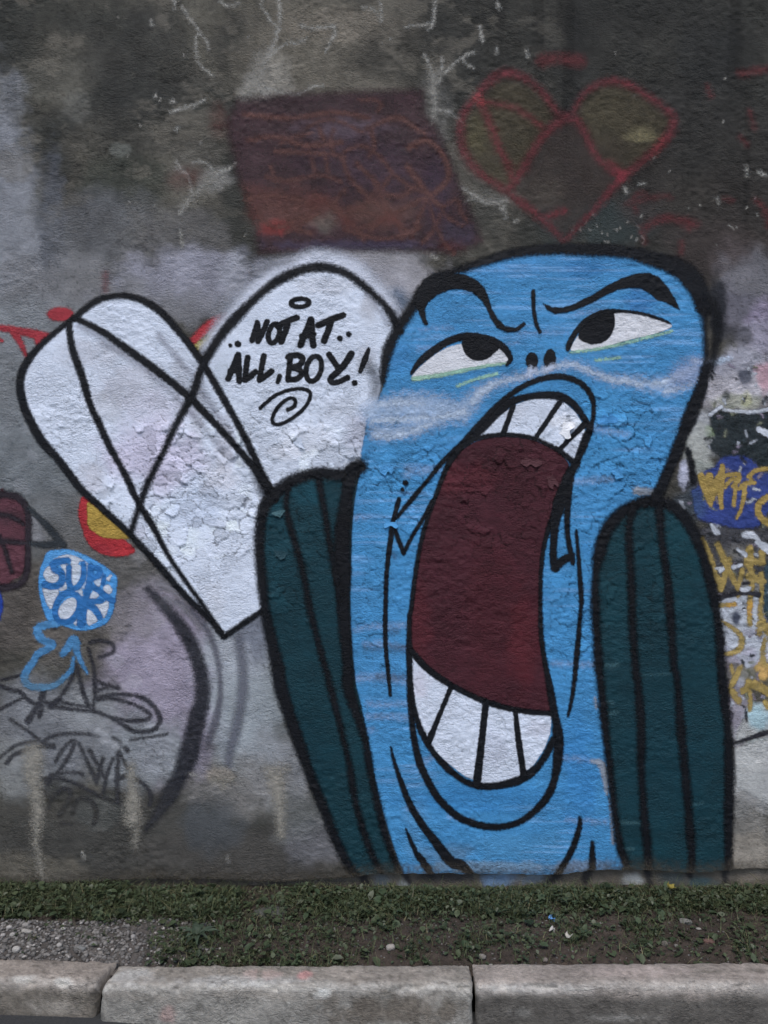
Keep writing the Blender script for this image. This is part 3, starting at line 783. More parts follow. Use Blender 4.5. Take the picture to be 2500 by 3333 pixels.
# ------------------------------------------------------------------ older graffiti on the right edge
bp = Shape().poly('b 560,500 740,420 860,280 1050,230 1260,240 1420,340 1540,500 1700,560 1720,1000 1600,1250 1480,1420 1150,1450 900,1400 700,1360 480,1290 400,1150 370,950 360,820 520,680')
bpp = paint('blue_patch', root, bp, (46, 60, 116), 3, soft=6, amp=12, opacity=0.95, wear=0.25, vary=0.2, label='dark blue patch under a yellow tag at the right edge', mods=((2260, 1640, 40, 60, (54, 74, 104), .7),))
bk = Shape().poly('R 690,1210 900,1140 1200,1170 1720,1150 1720,1700 b 1720,520 1540,480 1420,330 1260,230 1050,220 860,260 740,180 640,60 R 760,1560 700,1390', False)
paint('black_patch', root, bk, (34, 41, 44), 2, soft=7, amp=16, opacity=0.95, wear=0.35, vary=0.3, label='worn black patch above the dark blue patch at the right edge')
gp = Shape().poly('b 420,1480 700,1400 1100,1460 1720,1480 c 1720,840 1200,860 900,900 740,830 690,600 600,300 480,20', False)
paint('dark_grey_patch', root, gp, (66, 66, 70), 2, soft=9, amp=22, opacity=0.9, wear=0.5, vary=0.4, label='dirty dark grey patch behind the ochre scrawls', mods=((2400, 1790, 50, 30, (120, 118, 112), .6), (2450, 1900, 50, 30, (140, 140, 140), .6)))
wd = Shape().poly('c 800,1010 980,940 1200,915 1480,950 1560,1100 1600,1330 1720,1500 d 1720,120 1520,320 1300,480 1150,300 1000,150 870,20 c 830,1400 810,1200')
paint('white_patch', root, wd, (168, 173, 182), 2, soft=6, amp=12, opacity=0.95, wear=0.25, vary=0.15, label='chalky white rounded patch under the ochre scrawls', mods=((2395, 2010, 18, 28, (56, 62, 78), .95), (2440, 2060, 30, 16, (140, 138, 152), .7), (2430, 2130, 40, 30, (150, 144, 160), .6)))
paint('teal_patch', root, Shape().poly('c 1590,420 1720,380 1720,1380 1620,1290 1560,1000 1580,700'), (46, 64, 74), 2, soft=6, amp=10, opacity=0.95, wear=0.2)
yt = Shape()
for s, w in (('b 520,570 600,760 680,1050', [20, 30, 18]), ('b 660,570 640,800', 26), ('b 880,400 850,560 760,700 690,950', [15, 22, 26, 22]), ('b 870,560 830,750 860,1100', [26, 28, 14]), ('b 900,560 1050,540 1160,550 1150,640 1060,740', 14), ('b 920,760 1000,650 1080,610', 12),
             ('b 1120,620 1090,800 1070,1060', 15), ('b 1160,780 1260,700 1410,680', 15), ('b 1250,740 1240,900 1190,1120 1120,1280', [16, 16, 14, 9]), ('b 1320,580 1420,490 1560,450 1680,440', 14), ('b 1400,680 1340,600', 14),
             ('b 1640,920 1540,990 1480,1080 1490,1200 1560,1300 1660,1370', 20)):
    yt.stroke(s, w)
paint('yellow_tag', bpp, yt, (148, 126, 70), 4, soft=4, amp=7, wear=0.3, label='mustard yellow scrawled letters')
for cc_, nn_, nm_ in (((164, 168, 176), 46, 'white_chip'), ((40, 42, 46), 46, 'dark_chip'), ((110, 112, 96), 30, 'olive_chip'), ((120, 112, 126), 34, 'lilac_chip')):
    ch = Shape()
    for _k in range(nn_):
        y_ = rng.uniform(1150, 2420)
        x_ = rng.uniform(np.interp(y_, [1150, 1500, 1640, 1900, 2420], [2300, 2230, 2200, 2320, 2375]), 2520)
        a_ = rng.uniform(-.5, 2.2)
        l_ = rng.uniform(4, 26)
        ch.stroke([(x_, y_), (x_ + l_ * math.cos(a_), y_ + l_ * math.sin(a_))], rng.uniform(5, 14), rng.uniform(2, 9))
    o_ = paint(nm_, root, ch, cc_, 3, soft=4, amp=9, opacity=0.85, wear=0.4)
    o_['kind'] = 'stuff'
yw = Shape()
for s, w in (('c 520,-20 620,150 690,330 740,470 760,600', [18, 20, 20, 16, 18]), ('c 790,60 880,240 960,440 1040,600 1150,800 1150,930', [20, 22, 22, 20, 20, 16]), ('c 1000,300 970,430 920,600 850,800', [14, 24, 20, 22]), ('c 760,600 850,720 850,800', 22),
             ('c 1340,120 1330,330 1320,400', [20, 32, 26]), ('c 1560,160 1540,350', 22), ('c 1210,480 1190,620 1150,760', 16), ('c 1350,480 1380,640 1360,900 1350,1130', [22, 24, 18, 18]), ('c 1540,560 1540,900 1520,1200 1570,1420 1659,1520', [16, 16, 18, 26, 30]),
             ('c 1340,920 1340,1120 1340,1400', 18), ('c 820,1090 960,1080 1090,1070', 18), ('c 860,1350 980,1420 1090,1500 1190,1600 d 1200,30 1190,130 1080,220 900,250', [10, 14, 16, 18, 18, 18, 16, 12]), ('c 1500,1400 1500,1560', 20),
             ('d 1600,0 1560,200 1560,360 1480,480', [14, 18, 20, 22]), ('d 1560,620 1600,460', 30), ('d 1180,470 1130,580 1060,700 1000,840', [16, 18, 20, 16]), ('d 1030,440 1050,560', 12), ('d 1310,720 1300,800 1220,870', 24), ('d 1340,880 1350,1000 1340,1190', 14), ('d 1400,760 1560,830 1659,900', 26),
             ('d 1040,880 1150,1040', 22), ('d 1600,1060 1640,1140', 18), ('c 1300,330 1560,370', 20), ('c 1320,600 1560,680', 24)):
    yw.stroke(s, w)
paint('yellow_scrawl', root, yw, (150, 130, 76), 4, soft=5, amp=9, opacity=0.92, wear=0.4, vary=0.25, label='ochre scrawled strokes down the right edge of the wall', mods=((2440, 1980, 20, 30, (190, 146, 66), .8), (2380, 1970, 30, 10, (186, 144, 66), .8), (2480, 2190, 40, 40, (188, 150, 92), .8)), split=True)
kk = Shape().stroke('c 780,990 900,940 1040,910 1180,880 1330,880 1490,910', [20, 14, 16, 13, 12, 16]).stroke('c 1230,720 1330,710', 10).stroke('d 1400,1640 1560,1580 1680,1560', [10, 18, 16]).stroke('d 1270,1200 1280,1380', 7).stroke('M 1420,660 1540,620 1659,590', [6, 12, 10])
paint('black_line', root, kk, (34, 34, 40), 4, soft=4, amp=6, wear=0.25, label='thin black strokes between the ochre scrawls at the right edge', split=True)
wk = Shape().stroke('R 900,1110 1100,1130 1380,1150 1659,1100', [9, 9, 11, 12]).stroke('R 680,1190 780,1110 870,1060', 12).stroke('R 1490,1440 1570,1480 1680,1530', [16, 22, 26]).stroke('b 690,1390 760,1500 820,1530', [12, 22, 12]).stroke('b 1260,1560 1370,1560', 24).stroke('b 1420,1580 1500,1680', 14).stroke('c 1130,140 1270,240', [8, 16]).stroke('c 1440,20 1560,80 1680,160', [8, 22, 26]).stroke('c 1060,450 1190,410', 12).stroke('c 840,500 880,480', 14).stroke('c 1220,820 1320,810', 16).stroke('c 760,470 880,450', 6)
paint('white_line', root, wk, (172, 176, 184), 4, soft=4, amp=6, wear=0.2, label='loose white brush strokes at the right edge of the wall', split=True)
wp = Shape().poly('M 1430,640 1500,480 1560,400 1680,400 1680,600 1540,630 1430,665').poly('M 1425,700 1450,680 1600,640 1720,640 1720,1100 1600,1040 1500,980 1440,960', False)
paint('pale_panel', root, wp, (152, 153, 152), 3, soft=8, amp=9, vary=0.14, label='pale grey painted block beside the right teal wing', mods=((2470, 2330, 50, 50, (142, 168, 176), .9), (2440, 2480, 60, 50, (165, 165, 163), .6)), split=True)

# ------------------------------------------------------------------ the white wing and the white lobe
wing_out = 'D 1400,1659 H 1210,945 1130,850 1000,720 850,550 700,390 560,260 440,150 D 330,1000 240,900 180,800 135,700 115,600 125,520 160,450 230,370 320,290 400,230 470,170 540,125 640,105 730,115 810,150 890,210 960,290 1040,390 1110,490 1180,610 1260,750 1330,880 1400,1030 1465,1165'
wf = Shape().poly('H 1215,945 1130,850 1000,720 850,550 700,390 560,260 440,150 D 330,1000 240,900 180,800 135,700 115,600 125,520 160,450 230,370 320,290 400,230 470,170 540,125 640,105 730,115 810,150 890,210 960,290 1040,390 1110,490 1180,610 1260,750 1330,880 1400,1030 1480,1180 1520,1300 H 1430,320 1420,800', False)
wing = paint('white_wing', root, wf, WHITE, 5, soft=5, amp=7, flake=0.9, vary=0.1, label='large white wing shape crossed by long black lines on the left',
             mods=((300, 1150, 130, 60, (160, 160, 168), .5), (420, 1260, 130, 90, (158, 157, 166), .6), (330, 1330, 70, 60, (170, 170, 176), .4), (590, 1240, 40, 130, (140, 142, 150), .55), (640, 1370, 30, 160, (148, 148, 156), .6), (730, 1450, 40, 110, (150, 146, 154), .5),
                   (500, 1480, 190, 140, (176, 168, 188), .7), (650, 1650, 110, 120, (170, 180, 198), .6), (740, 1790, 130, 100, (178, 184, 196), .4), (300, 1560, 60, 60, (160, 158, 166), .6), (420, 1730, 60, 40, (160, 156, 168), .5), (560, 1900, 60, 60, (164, 168, 176), .5), (700, 1960, 60, 80, (190, 192, 200), .4), (520, 1330, 120, 70, (172, 168, 182), .5), (720, 1560, 80, 60, (188, 186, 194), .5)))
lf = Shape().poly('D 1110,480 E 190,700 280,570 380,460 480,360 590,270 690,210 800,165 920,145 1030,165 1130,210 1230,290 1330,380 1400,470 1450,570 1400,700 1350,850 1320,980 1290,1100 1260,1250 1230,1400 1190,1560 900,1600 640,1659 560,1600 470,1430 380,1260 300,1090 200,900 120,800', False)
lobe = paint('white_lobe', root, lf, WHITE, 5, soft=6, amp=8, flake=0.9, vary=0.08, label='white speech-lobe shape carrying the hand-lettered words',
             mods=((1060, 930, 130, 40, (160, 160, 166), .4), (1200, 1000, 40, 60, (150, 150, 156), .6), (720, 1230, 40, 90, (158, 166, 176), .6), (760, 1330, 60, 60, (178, 186, 198), .4), (1190, 1170, 40, 60, (150, 152, 160), .55), (1170, 1410, 60, 80, (150, 150, 164), .6), (1100, 1340, 60, 50, (166, 170, 180), .5), (950, 1470, 80, 40, (192, 192, 198), .5), (1000, 1420, 120, 60, (192, 194, 202), .4)))
paint('overspray', lobe, Shape().stroke('E 150,690 250,560 360,430 470,330 590,240 700,175 800,130 920,110 1040,125 1150,180 1260,270 1360,370 1440,500', [30, 44, 56, 64, 72, 76, 78, 76, 72, 68, 62, 54, 30]), (182, 186, 198), 4, soft=24, amp=16, opacity=0.95, fuzz=160, split=True)
paint('overspray', lobe, Shape().stroke('E 480,160 560,140 700,110', 30).stroke('D 1180,200 1260,90 1300,30', 30), (150, 152, 160), 4, soft=30, amp=20, opacity=0.55, split=True)
gl = Shape().stroke('D 430,270 560,330 700,430 850,540', 16).stroke('D 560,360 760,480 900,600 1050,760 1200,930 1300,1010', 15).stroke('D 860,320 980,470 1090,580', 16).stroke('D 1080,600 1180,760 1270,900', 18).stroke('E 1230,330 1310,430 1380,540', 10)
paint('grey_mist', wing, gl, (128, 128, 138), 6, soft=15, amp=10, opacity=0.45, split=True)

def lines(name, parent, specs, level, color=BLACK, soft=4.0, amp=5.0, label=None, wear=0.0, opacity=1.0):
    sh = Shape()
    for s, w in specs:
        sh.stroke(s, w)
    return paint(name, parent, sh, color, level, soft=soft, amp=amp, label=label, wear=max(wear, 0.1), opacity=opacity, vary=0.3)

lines('outline', wing, [('H 1212,948 1130,850 1000,720 850,550 700,390 560,260 440,150 D 330,1000 240,900 180,800 135,700 115,600 125,520 160,450 230,370 320,290 400,230 470,170 540,125 640,105 730,115 810,150 890,210 960,290 1040,390 1110,490 1180,610 1260,750 1330,880 1400,1030 1460,1160 1480,1200',
       [14.4, 18.0, 19.8, 21.6, 22.5, 23.4, 23.4, 25.2, 27.0, 27.0, 27.0, 27.0, 27.0, 27.0, 25.2, 21.6, 19.8, 19.8, 21.6, 21.6, 21.6, 21.6, 21.6, 21.6, 22.5, 23.4, 23.4, 23.4, 21.6, 21.6, 23.4, 30.6, 32.4]), ('H 1212,948 1310,880 1430,800', [16.2, 17.1, 16.2])], 8, soft=6, amp=8, label='black spray outline of the white wing')
lines('inner_line', wing, [('D 375,260 395,390 440,520 490,690 540,800 600,930 680,1070 750,1220 830,1350 H 900,490 1000,640 1100,780 1170,890 1210,945', [20, 22, 22, 21, 21, 21, 21, 22, 20, 18, 17, 17, 17, 17])], 8, soft=6, amp=8)
lines('inner_line', wing, [('D 400,225 540,290 700,400 850,510 1010,640 1130,760 1250,890 1370,1030 1440,1130', [20, 23, 24, 24, 24, 23, 22, 24, 34])], 8, soft=6, amp=8)
lines('outline', lobe, [('E 1450,580 1400,470 1330,380 1230,290 1130,210 1030,165 920,145 800,165 690,210 590,270 480,360 380,460 280,570 190,700 120,830 D 1040,640 960,790 880,960 800,1120 760,1230 710,1385', [26, 26, 24, 24, 24, 27, 30, 28, 27, 27, 28, 30, 30, 28, 25, 25, 23, 22, 20, 19, 16])], 8, soft=9, amp=11)
lines('smudge', lobe, [('D 1370,1000 1400,1090 1440,1180', [20, 30, 36])], 7, soft=18, amp=10, opacity=0.8)

R_ = 20
def glyph(specs, w=R_, name='letter'):
    sh = Shape()
    for s in specs:
        ww = w
        if isinstance(s, tuple):
            s, ww = s
        sh.stroke(s, ww, smooth=len(s.split()) > 4)
    paint(name, lobe, sh, INK, 8, soft=2.6, amp=4, vary=0.2)

def ring(spec, rx, ry, rot, w):
    e = ellipse(spec, rx, ry, rot)
    sh = Shape().stroke(np.vstack([e, e[:1]]), w, smooth=False)
    return sh

paint('swirl_ring', lobe, ring('E 783,388', 62, 27, -4, 15), INK, 8, soft=2.6, amp=4)
glyph(['E 458,642 475,590 495,522', 'E 497,525 500,590 498,648', 'E 498,648 530,590 562,515'], 18)
paint('letter', lobe, ring('E 607,594', 36, 66, 16, 17), INK, 8, soft=2.6, amp=4)
glyph(['E 632,545 690,515 762,488', 'E 702,525 680,590 656,650'])
glyph(['E 785,672 820,590 856,500', 'E 858,500 862,590 872,675', 'E 798,615 872,600'], 21)
glyph(['E 905,540 980,505 1072,472', 'E 992,515 970,580 945,645'], 21)
for s, w in (('E 312,674 314,676', 13), ('E 364,665 366,666', 21), ('E 1050,628 1052,629', 18), ('E 1110,600 1112,601', 17)):
    glyph([s], w, 'dot')
glyph(['E 298,898 330,820 365,738', 'E 366,738 368,820 372,915', 'E 312,848 372,832'], 20)
glyph(['E 430,755 418,830 410,908', 'E 410,908 445,885 482,852'], 19)
glyph(['E 538,745 522,830 508,908', 'E 508,908 550,880 592,848'], 19)
glyph(['E 646,880 632,920'], 15, 'comma')
glyph(['E 718,742 710,820 700,905', 'E 700,752 760,740 800,762 780,805 722,828', 'E 722,828 780,840 792,872 760,900 700,906'], 18)
paint('letter', lobe, ring('E 875,832', 50, 86, 14, 17), INK, 8, soft=2.6, amp=4)
glyph(['E 978,735 1010,785 1045,835', 'E 1128,732 1085,800 1040,850 990,895 995,922 1040,922 1102,892'], 19)
glyph([('E 1245,700 1220,770 1188,850', [12, 20, 14]), ('E 1150,927 1152,929', 19)], 18, 'exclamation_mark')
glyph(['E 515,1098 560,1055 620,1010 700,977 790,967 845,985 850,1025 820,1085 760,1143 690,1188 630,1208 598,1192 600,1150 630,1095 680,1048 725,1030 752,1045 742,1085 700,1108'], 12.5, 'swirl')

# ------------------------------------------------------------------ the blue bird
bd = Shape().poly('F 100,1060 110,900 130,800 180,690 250,580 310,500 340,400 440,300 560,285 700,240 850,190 1000,150 1200,135 1400,130 1640,140 G 300,130 500,135 700,150 850,190 1000,240 1130,320 1190,430 1220,560 1230,700 1230,850 1220,960 1190,1080 1140,1200 1090,1330 1020,1500 L 1060,100 1000,230 940,370 880,460 800,480 700,520 600,590 520,700 490,850 480,1000 480,1200 490,1400 500,1620 M 505,200 530,400 550,600 575,800 600,1000 625,1200 650,1400 680,1490 K 1640,1760 900,1790 250,1790 200,1659 130,1440 70,1250 30,1100 -10,960 Z 800,1650 785,1560 I 740,1659 720,1400 705,1200 700,1000 708,800 712,600 728,400 760,230 778,60 800,-60 820,-180 F 30,1250 70,1130', False)
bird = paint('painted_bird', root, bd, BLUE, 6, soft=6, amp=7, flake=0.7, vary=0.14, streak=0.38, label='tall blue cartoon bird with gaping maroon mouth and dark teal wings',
             mods=((1700, 860, 420, 50, (60, 116, 163), .5), (1800, 1000, 300, 60, (62, 125, 171), .4), (1900, 880, 90, 40, (41, 99, 148), .6), (2080, 1000, 60, 90, (43, 94, 146), .6), (1950, 1400, 200, 170, (62, 129, 174), .5), (1300, 1170, 70, 60, (47, 105, 156), .4),
                   (1290, 1540, 110, 160, (62, 127, 172), .45), (1230, 1750, 80, 300, (60, 124, 169), .4), (1260, 2180, 90, 160, (67, 124, 169), .45), (1870, 1900, 70, 300, (62, 125, 171), .4), (1550, 2600, 300, 60, (45, 109, 161), .5), (1700, 2760, 200, 60, (71, 125, 163), .5), (1450, 2780, 120, 40, (82, 107, 130), .6), (1600, 2820, 300, 22, (116, 141, 163), .7), (1880, 2820, 120, 26, (124, 131, 145), .6), (1350, 2680, 50, 140, (80, 127, 165), .4), (1880, 2500, 70, 250, (43, 107, 163), .45), (1330, 2430, 50, 150, (58, 122, 167), .4)))
# pale streaks and mist over the blue
mist = Shape().stroke('F 1060,985 950,1010 850,1035 770,1085 700,1150 640,1210', [16, 18, 22, 30, 40, 50]).stroke('F 30,1230 200,1200 350,1190 500,1205 640,1230', [70, 80, 76, 70, 50]).stroke('F 60,1360 250,1340 450,1290 600,1260', [60, 46, 36, 30])
mist.stroke('F 1060,980 1150,960 1220,930 1350,905 1430,925 1540,975 1659,1010 G 700,1010 850,1040 1000,1050', [14, 18, 16, 14, 15, 16, 20, 26, 34, 44])
paint('white_mist', bird, mist, (162, 180, 204), 7, soft=26, amp=34, opacity=0.78, wear=0.5, fuzz=60, label='pale mist sprayed out of the nostrils', split=True)
wisp = Shape().stroke('F 1050,985 950,1012 850,1038 775,1085 705,1150', [8, 11, 14, 18, 20]).stroke('F 1070,978 1150,958 1220,932 1350,906 1430,926 1540,976 1659,1012 G 700,1020 800,1045', [8, 11, 10, 9, 9, 10, 12, 14, 10]).stroke('F 60,1180 220,1165 380,1172', [16, 20, 10]).stroke('F 30,1290 250,1275 480,1262 640,1225', [16, 18, 16, 18]).stroke('F 40,1390 220,1380 420,1310', [14, 16, 8]).stroke('G 880,1040 1020,1000 1160,930', [12, 20, 18]).stroke('G 960,1090 1090,1060 1190,1010', [10, 14, 12]).stroke('G 1150,880 1260,900 1400,860', [14, 18, 10])
paint('white_mist', bird, wisp, (178, 192, 210), 7, soft=12, amp=22, opacity=0.85, wear=0.45, fuzz=75)
paint('white_mist', bird, Shape().poly(ellipse('G 1110,970', 110, 75, -30)).poly(ellipse('G 1150,900', 60, 30, -20)), (150, 164, 194), 7, soft=34, amp=34, opacity=0.75, wear=0.5, split=True)
st = Shape()
for s, w in (('F 350,680 480,660 560,665', 8), ('F 340,805 420,800', 10), ('F 900,780 1000,760', 5), ('F 1000,700 1180,690 1340,690', 6), ('I 730,490 830,480', 12), ('I 740,1240 880,1215 1090,1210', 14), ('I 800,1340 930,1330 1090,1370', 12), ('I 750,1570 900,1560 1090,1590', 26),
             ('I 1080,190 1300,160', 22), ('K 0,80 120,85 250,75', 16), ('K 0,600 130,605 260,595', 16), ('K 0,690 130,690 270,695', 16), ('K 0,200 100,210', 12), ('K 1240,330 1380,335 1520,330', 12), ('K 1310,965 1480,980', 12), ('K 350,1000 430,960', 18),
             ('M 400,130 480,125', 18), ('L 340,350 600,330', 18), ('G 480,1340 700,1380', 22), ('F 1400,560 1600,540', 8), ('K 540,1360 700,1390', 10), ('K 1330,1380 1600,1400', 12), ('K 0,780 30,780', 14), ('K 260,1300 320,1330', 12), ('J 260,680 430,680', 20)):
    st.stroke(s, w)
paint('pale_streak', bird, st, (134, 164, 200), 7, soft=12, amp=16, opacity=0.55, wear=0.7, fuzz=70, split=True)
paint('pale_streak', bird, Shape().stroke('M 470,780 530,800 560,900 570,1000', [10, 22, 18, 10]).stroke('M 490,350 495,420', 8).stroke('M 590,1040 610,1330', [4, 10]).stroke('L 770,410 870,420', 26), (150, 154, 160), 7, soft=7, amp=9, opacity=0.75, wear=0.3, split=True)
paint('grey_smudge', bird, Shape().stroke('I 820,1375 900,1370', 14).stroke('I 980,1370 1060,1380', 16).stroke('I 900,1560 1060,1560', 16).stroke('I 960,1250 1020,1255', 14).stroke('K 60,425 250,420', 14).stroke('K 140,215 240,220', 12).stroke('I 970,700 1010,760', 12), (70, 88, 110), 7, soft=13, amp=18, opacity=0.5, wear=0.6, split=True)

# wings
lw = Shape().poly('I 765,160 700,195 600,195 500,185 400,200 300,240 200,310 120,400 95,550 95,700 105,850 125,1050 150,1200 185,1350 215,1500 245,1659 N 1290,150 1350,320 1400,440 1450,570 1510,690 1570,790 O 90,760 60,700 20,600 -10,480 N 1620,300 1590,150 1562,0 I 740,1600 715,1400 705,1200 702,1000 708,800 712,600 728,400 750,250', False)
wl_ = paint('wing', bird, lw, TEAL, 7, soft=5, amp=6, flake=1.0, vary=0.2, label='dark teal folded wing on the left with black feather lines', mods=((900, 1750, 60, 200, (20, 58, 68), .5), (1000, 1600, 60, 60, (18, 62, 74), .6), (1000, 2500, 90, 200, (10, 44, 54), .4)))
lines('feather_line', bird, [('I 770,140 690,195 600,195 500,185 400,205 300,245 210,315 130,410 100,550 95,700 105,850 125,1050 150,1200 185,1350 215,1500 245,1659 N 1290,150 1350,320 1400,440 1450,570 1510,690 1570,790', [50, 46, 40, 34, 36, 38, 40, 38, 34, 32, 30, 32, 34, 36, 38, 40, 38, 34, 32, 30, 28, 26])], 8, soft=11, amp=14)
lines('feather_line', bird, [('I 720,170 680,330 660,500 650,700 655,900 660,1100 675,1300 690,1500 700,1659 N 1575,130 1600,280 1635,430 O 0,530 40,650 90,760', [50, 36, 46, 56, 50, 44, 40, 40, 38, 26, 22, 22, 20, 20, 18]), ('I 715,250 700,450 690,700 690,900', 16)], 8, soft=10, amp=13)
lines('feather_line', bird, [('I 290,270 275,400 295,520 330,640 370,780 400,920 430,1080 470,1250 510,1400 550,1540 580,1659 N 1480,120 1510,250 1530,380 1560,500 1600,620 1650,720', [16, 18, 20, 19, 19, 19, 19, 19, 19, 19, 19, 20, 20, 20, 20, 18, 14])], 8, soft=10, amp=13)
lines('feather_line', bird, [('I 490,210 510,330 540,480 560,620 590,780 620,920 640,1050', [20, 19, 18, 17, 18, 22, 20])], 8, soft=10, amp=13)
rw = Shape().poly('L 880,455 800,480 700,520 610,600 540,700 500,850 485,1000 485,1200 495,1400 510,1620 M 510,100 520,250 540,400 560,600 585,800 605,1000 630,1200 650,1350 690,1470 830,1560 1100,1580 1390,1580 1385,1400 1390,1200 1390,1050 1395,900 1390,750 1385,600 1375,480 1360,300 1345,150 1330,0 L 1335,1500 1325,1350 1310,1250 1280,1080 1240,930 1190,780 1130,650 1060,560 980,490', False)
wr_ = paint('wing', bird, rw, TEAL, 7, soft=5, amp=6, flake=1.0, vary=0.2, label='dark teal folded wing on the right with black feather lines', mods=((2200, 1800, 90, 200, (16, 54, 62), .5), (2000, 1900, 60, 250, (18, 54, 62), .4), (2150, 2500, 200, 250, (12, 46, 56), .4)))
paint('pale_streak', bird, Shape().stroke('M 560,135 640,130', 12).stroke('M 570,380 610,385', 10).stroke('M 590,460 640,455', 10).stroke('M 670,1195 790,1195', 8).stroke('M 700,1370 740,1370', 10).stroke('M 790,200 990,190', 5).stroke('M 1140,1070 1210,1065', 5), (66, 100, 108), 8, soft=6, amp=8, opacity=0.6, wear=0.5, split=True)
lines('feather_line', bird, [('L 900,450 800,485 700,530 620,600 560,690 515,830 490,1000 490,1200 500,1400 515,1620 M 510,100 525,250 540,400 560,600 585,800 605,1000 630,1200 655,1350 700,1470', [34, 36, 40, 44, 44, 36, 26, 26, 26, 26, 26, 26, 26, 26, 25, 24, 24, 24, 20])], 8, soft=11, amp=14)
lines('feather_line', bird, [('L 800,490 900,480 990,500 1070,570 1135,660 1190,780 1240,930 1280,1080 1310,1250 1330,1400 1340,1600 M 1335,80 1350,250 1365,400 1378,500 1385,600 1390,750 1395,900 1390,1050 1390,1200 1388,1400 1385,1560', [30, 36, 40, 40, 36, 34, 32, 30, 30, 30, 30, 30, 30, 30, 30, 30, 30, 30, 30, 30, 30, 26])], 8, soft=10, amp=13)
lines('feather_line', bird, [('L 745,520 720,620 715,700 725,900 735,1100 740,1300 755,1500 765,1659 M 770,200 790,400 800,600 800,800 810,1000 825,1200 840,1350 855,1560', [26, 24, 22, 22, 24, 24, 24, 24, 24, 24, 24, 24, 24, 24, 26, 24])], 8, soft=11, amp=14)
lines('feather_line', bird, [('L 920,500 925,600 932,720 950,850 975,1000 990,1200 1005,1400 1020,1600 M 1040,200 1055,400 1070,600 1090,800 1110,1000 1125,1200 1140,1400 1140,1560', [24, 24, 22, 24, 24, 26, 24, 24, 24, 26, 26, 26, 26, 26, 26, 22])], 8, soft=11, amp=14)

# head outline
lines('head_outline', bird, [('F 95,1020 110,900 135,800 185,690 250,590 310,500 350,420 440,320 560,285 700,240 850,190 1000,152 1200,132 1400,130 1640,138 G 300,130 500,135 700,150 850,190 1000,235 1110,300 1180,400 1220,520', [16, 26, 36, 36, 34, 34, 34, 30, 26, 26, 28, 30, 34, 36, 36, 36, 38, 42, 50, 58, 60, 56, 50])], 9, soft=10, amp=13, label='thick black outline around the head')
lines('head_outline', bird, [('G 1210,500 1225,620 1235,760 1240,860 1235,950', [44, 26, 20, 20, 30]), ('G 1290,480 1310,600 1310,720 1290,840 1270,920', [14, 26, 32, 30, 28])], 9, soft=12, amp=16, opacity=0.85, wear=0.3)
lines('head_outline', bird, [('G 1235,940 1200,1080 1150,1200 1100,1330 1030,1500 L 1060,110 1000,230 940,370 895,460', [34, 42, 44, 42, 40, 38, 36, 32, 34]), ('L 1110,130 1140,250 1150,350', [18, 24, 14])], 9, soft=8, amp=12)
lines('smudge', bird, [('E 1240,800 1290,900 1290,1000', [20, 34, 24])], 6, soft=26, amp=16, opacity=0.5)

# mouth
mt = Shape().poly('J 610,560 700,500 800,465 900,455 1000,460 1110,480 1200,520 1280,560 1350,640 1340,760 1290,880 1240,1000 1200,1120 1170,1250 1160,1400 1158,1620 K 1165,150 1185,300 1215,450 1240,660 1050,650 900,620 760,575 640,520 520,460 430,400 350,320 285,250 278,50 J 290,1600 300,1500 320,1350 350,1180 390,1020 430,900 480,770 540,650', False)
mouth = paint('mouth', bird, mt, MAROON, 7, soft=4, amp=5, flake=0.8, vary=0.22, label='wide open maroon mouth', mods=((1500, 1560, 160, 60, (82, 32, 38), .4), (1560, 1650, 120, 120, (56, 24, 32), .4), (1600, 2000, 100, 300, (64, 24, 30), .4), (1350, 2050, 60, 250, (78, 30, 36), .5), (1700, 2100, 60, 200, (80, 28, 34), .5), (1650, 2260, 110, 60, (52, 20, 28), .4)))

def half(ax, ay, bx, by, sign):
    L = math.hypot(bx - ax, by - ay)
    return lambda u, v: sign * ((bx - ax) * (v - ay) - (by - ay) * (u - ax)) / L

def teeth(outline, dividers, mods):
    dv = [pts(s) for s in dividers]
    for k in range(len(dv) + 1):
        cs = []
        if k > 0:
            a, b = dv[k - 1]
            cs.append(half(a[0], a[1], b[0], b[1], 1))
        if k < len(dv):
            a, b = dv[k]
            cs.append(half(a[0], a[1], b[0], b[1], -1))
        paint('tooth', bird, Shape().poly(outline, False), WHITE, 8, soft=3, amp=3, vary=0.08, flake=0.7, mods=mods, cut=lambda u, v, cs=cs: np.max([c(u, v) for c in cs], 0) - 5)

teeth('J 700,472 790,390 870,320 950,270 1000,240 1100,205 1210,195 1300,215 1390,290 1440,370 1460,430 1430,530 1390,635 1300,570 1200,510 1100,475 1000,455 890,450 800,460', ['J 975,250 905,445', 'J 1285,230 1120,475', 'J 1455,375 1285,545'], ((1830, 1370, 60, 30, (196, 197, 202), .6), (1680, 1340, 60, 40, (176, 178, 186), .4)))
teeth('K 290,270 345,345 430,415 540,485 650,545 780,595 900,635 1000,655 1120,670 1232,675 1222,800 1185,900 1105,1020 1000,1100 880,1140 760,1140 640,1080 520,990 410,880 340,720 300,550 290,400', ['K 555,490 405,855', 'K 790,590 728,1135', 'K 990,650 1040,1085'], ((1480, 2420, 80, 80, (172, 180, 192), .5), (1600, 2440, 60, 70, (162, 166, 180), .5), (1750, 2370, 50, 30, (164, 164, 176), .5), (1360, 2220, 40, 60, (184, 178, 190), .5)))
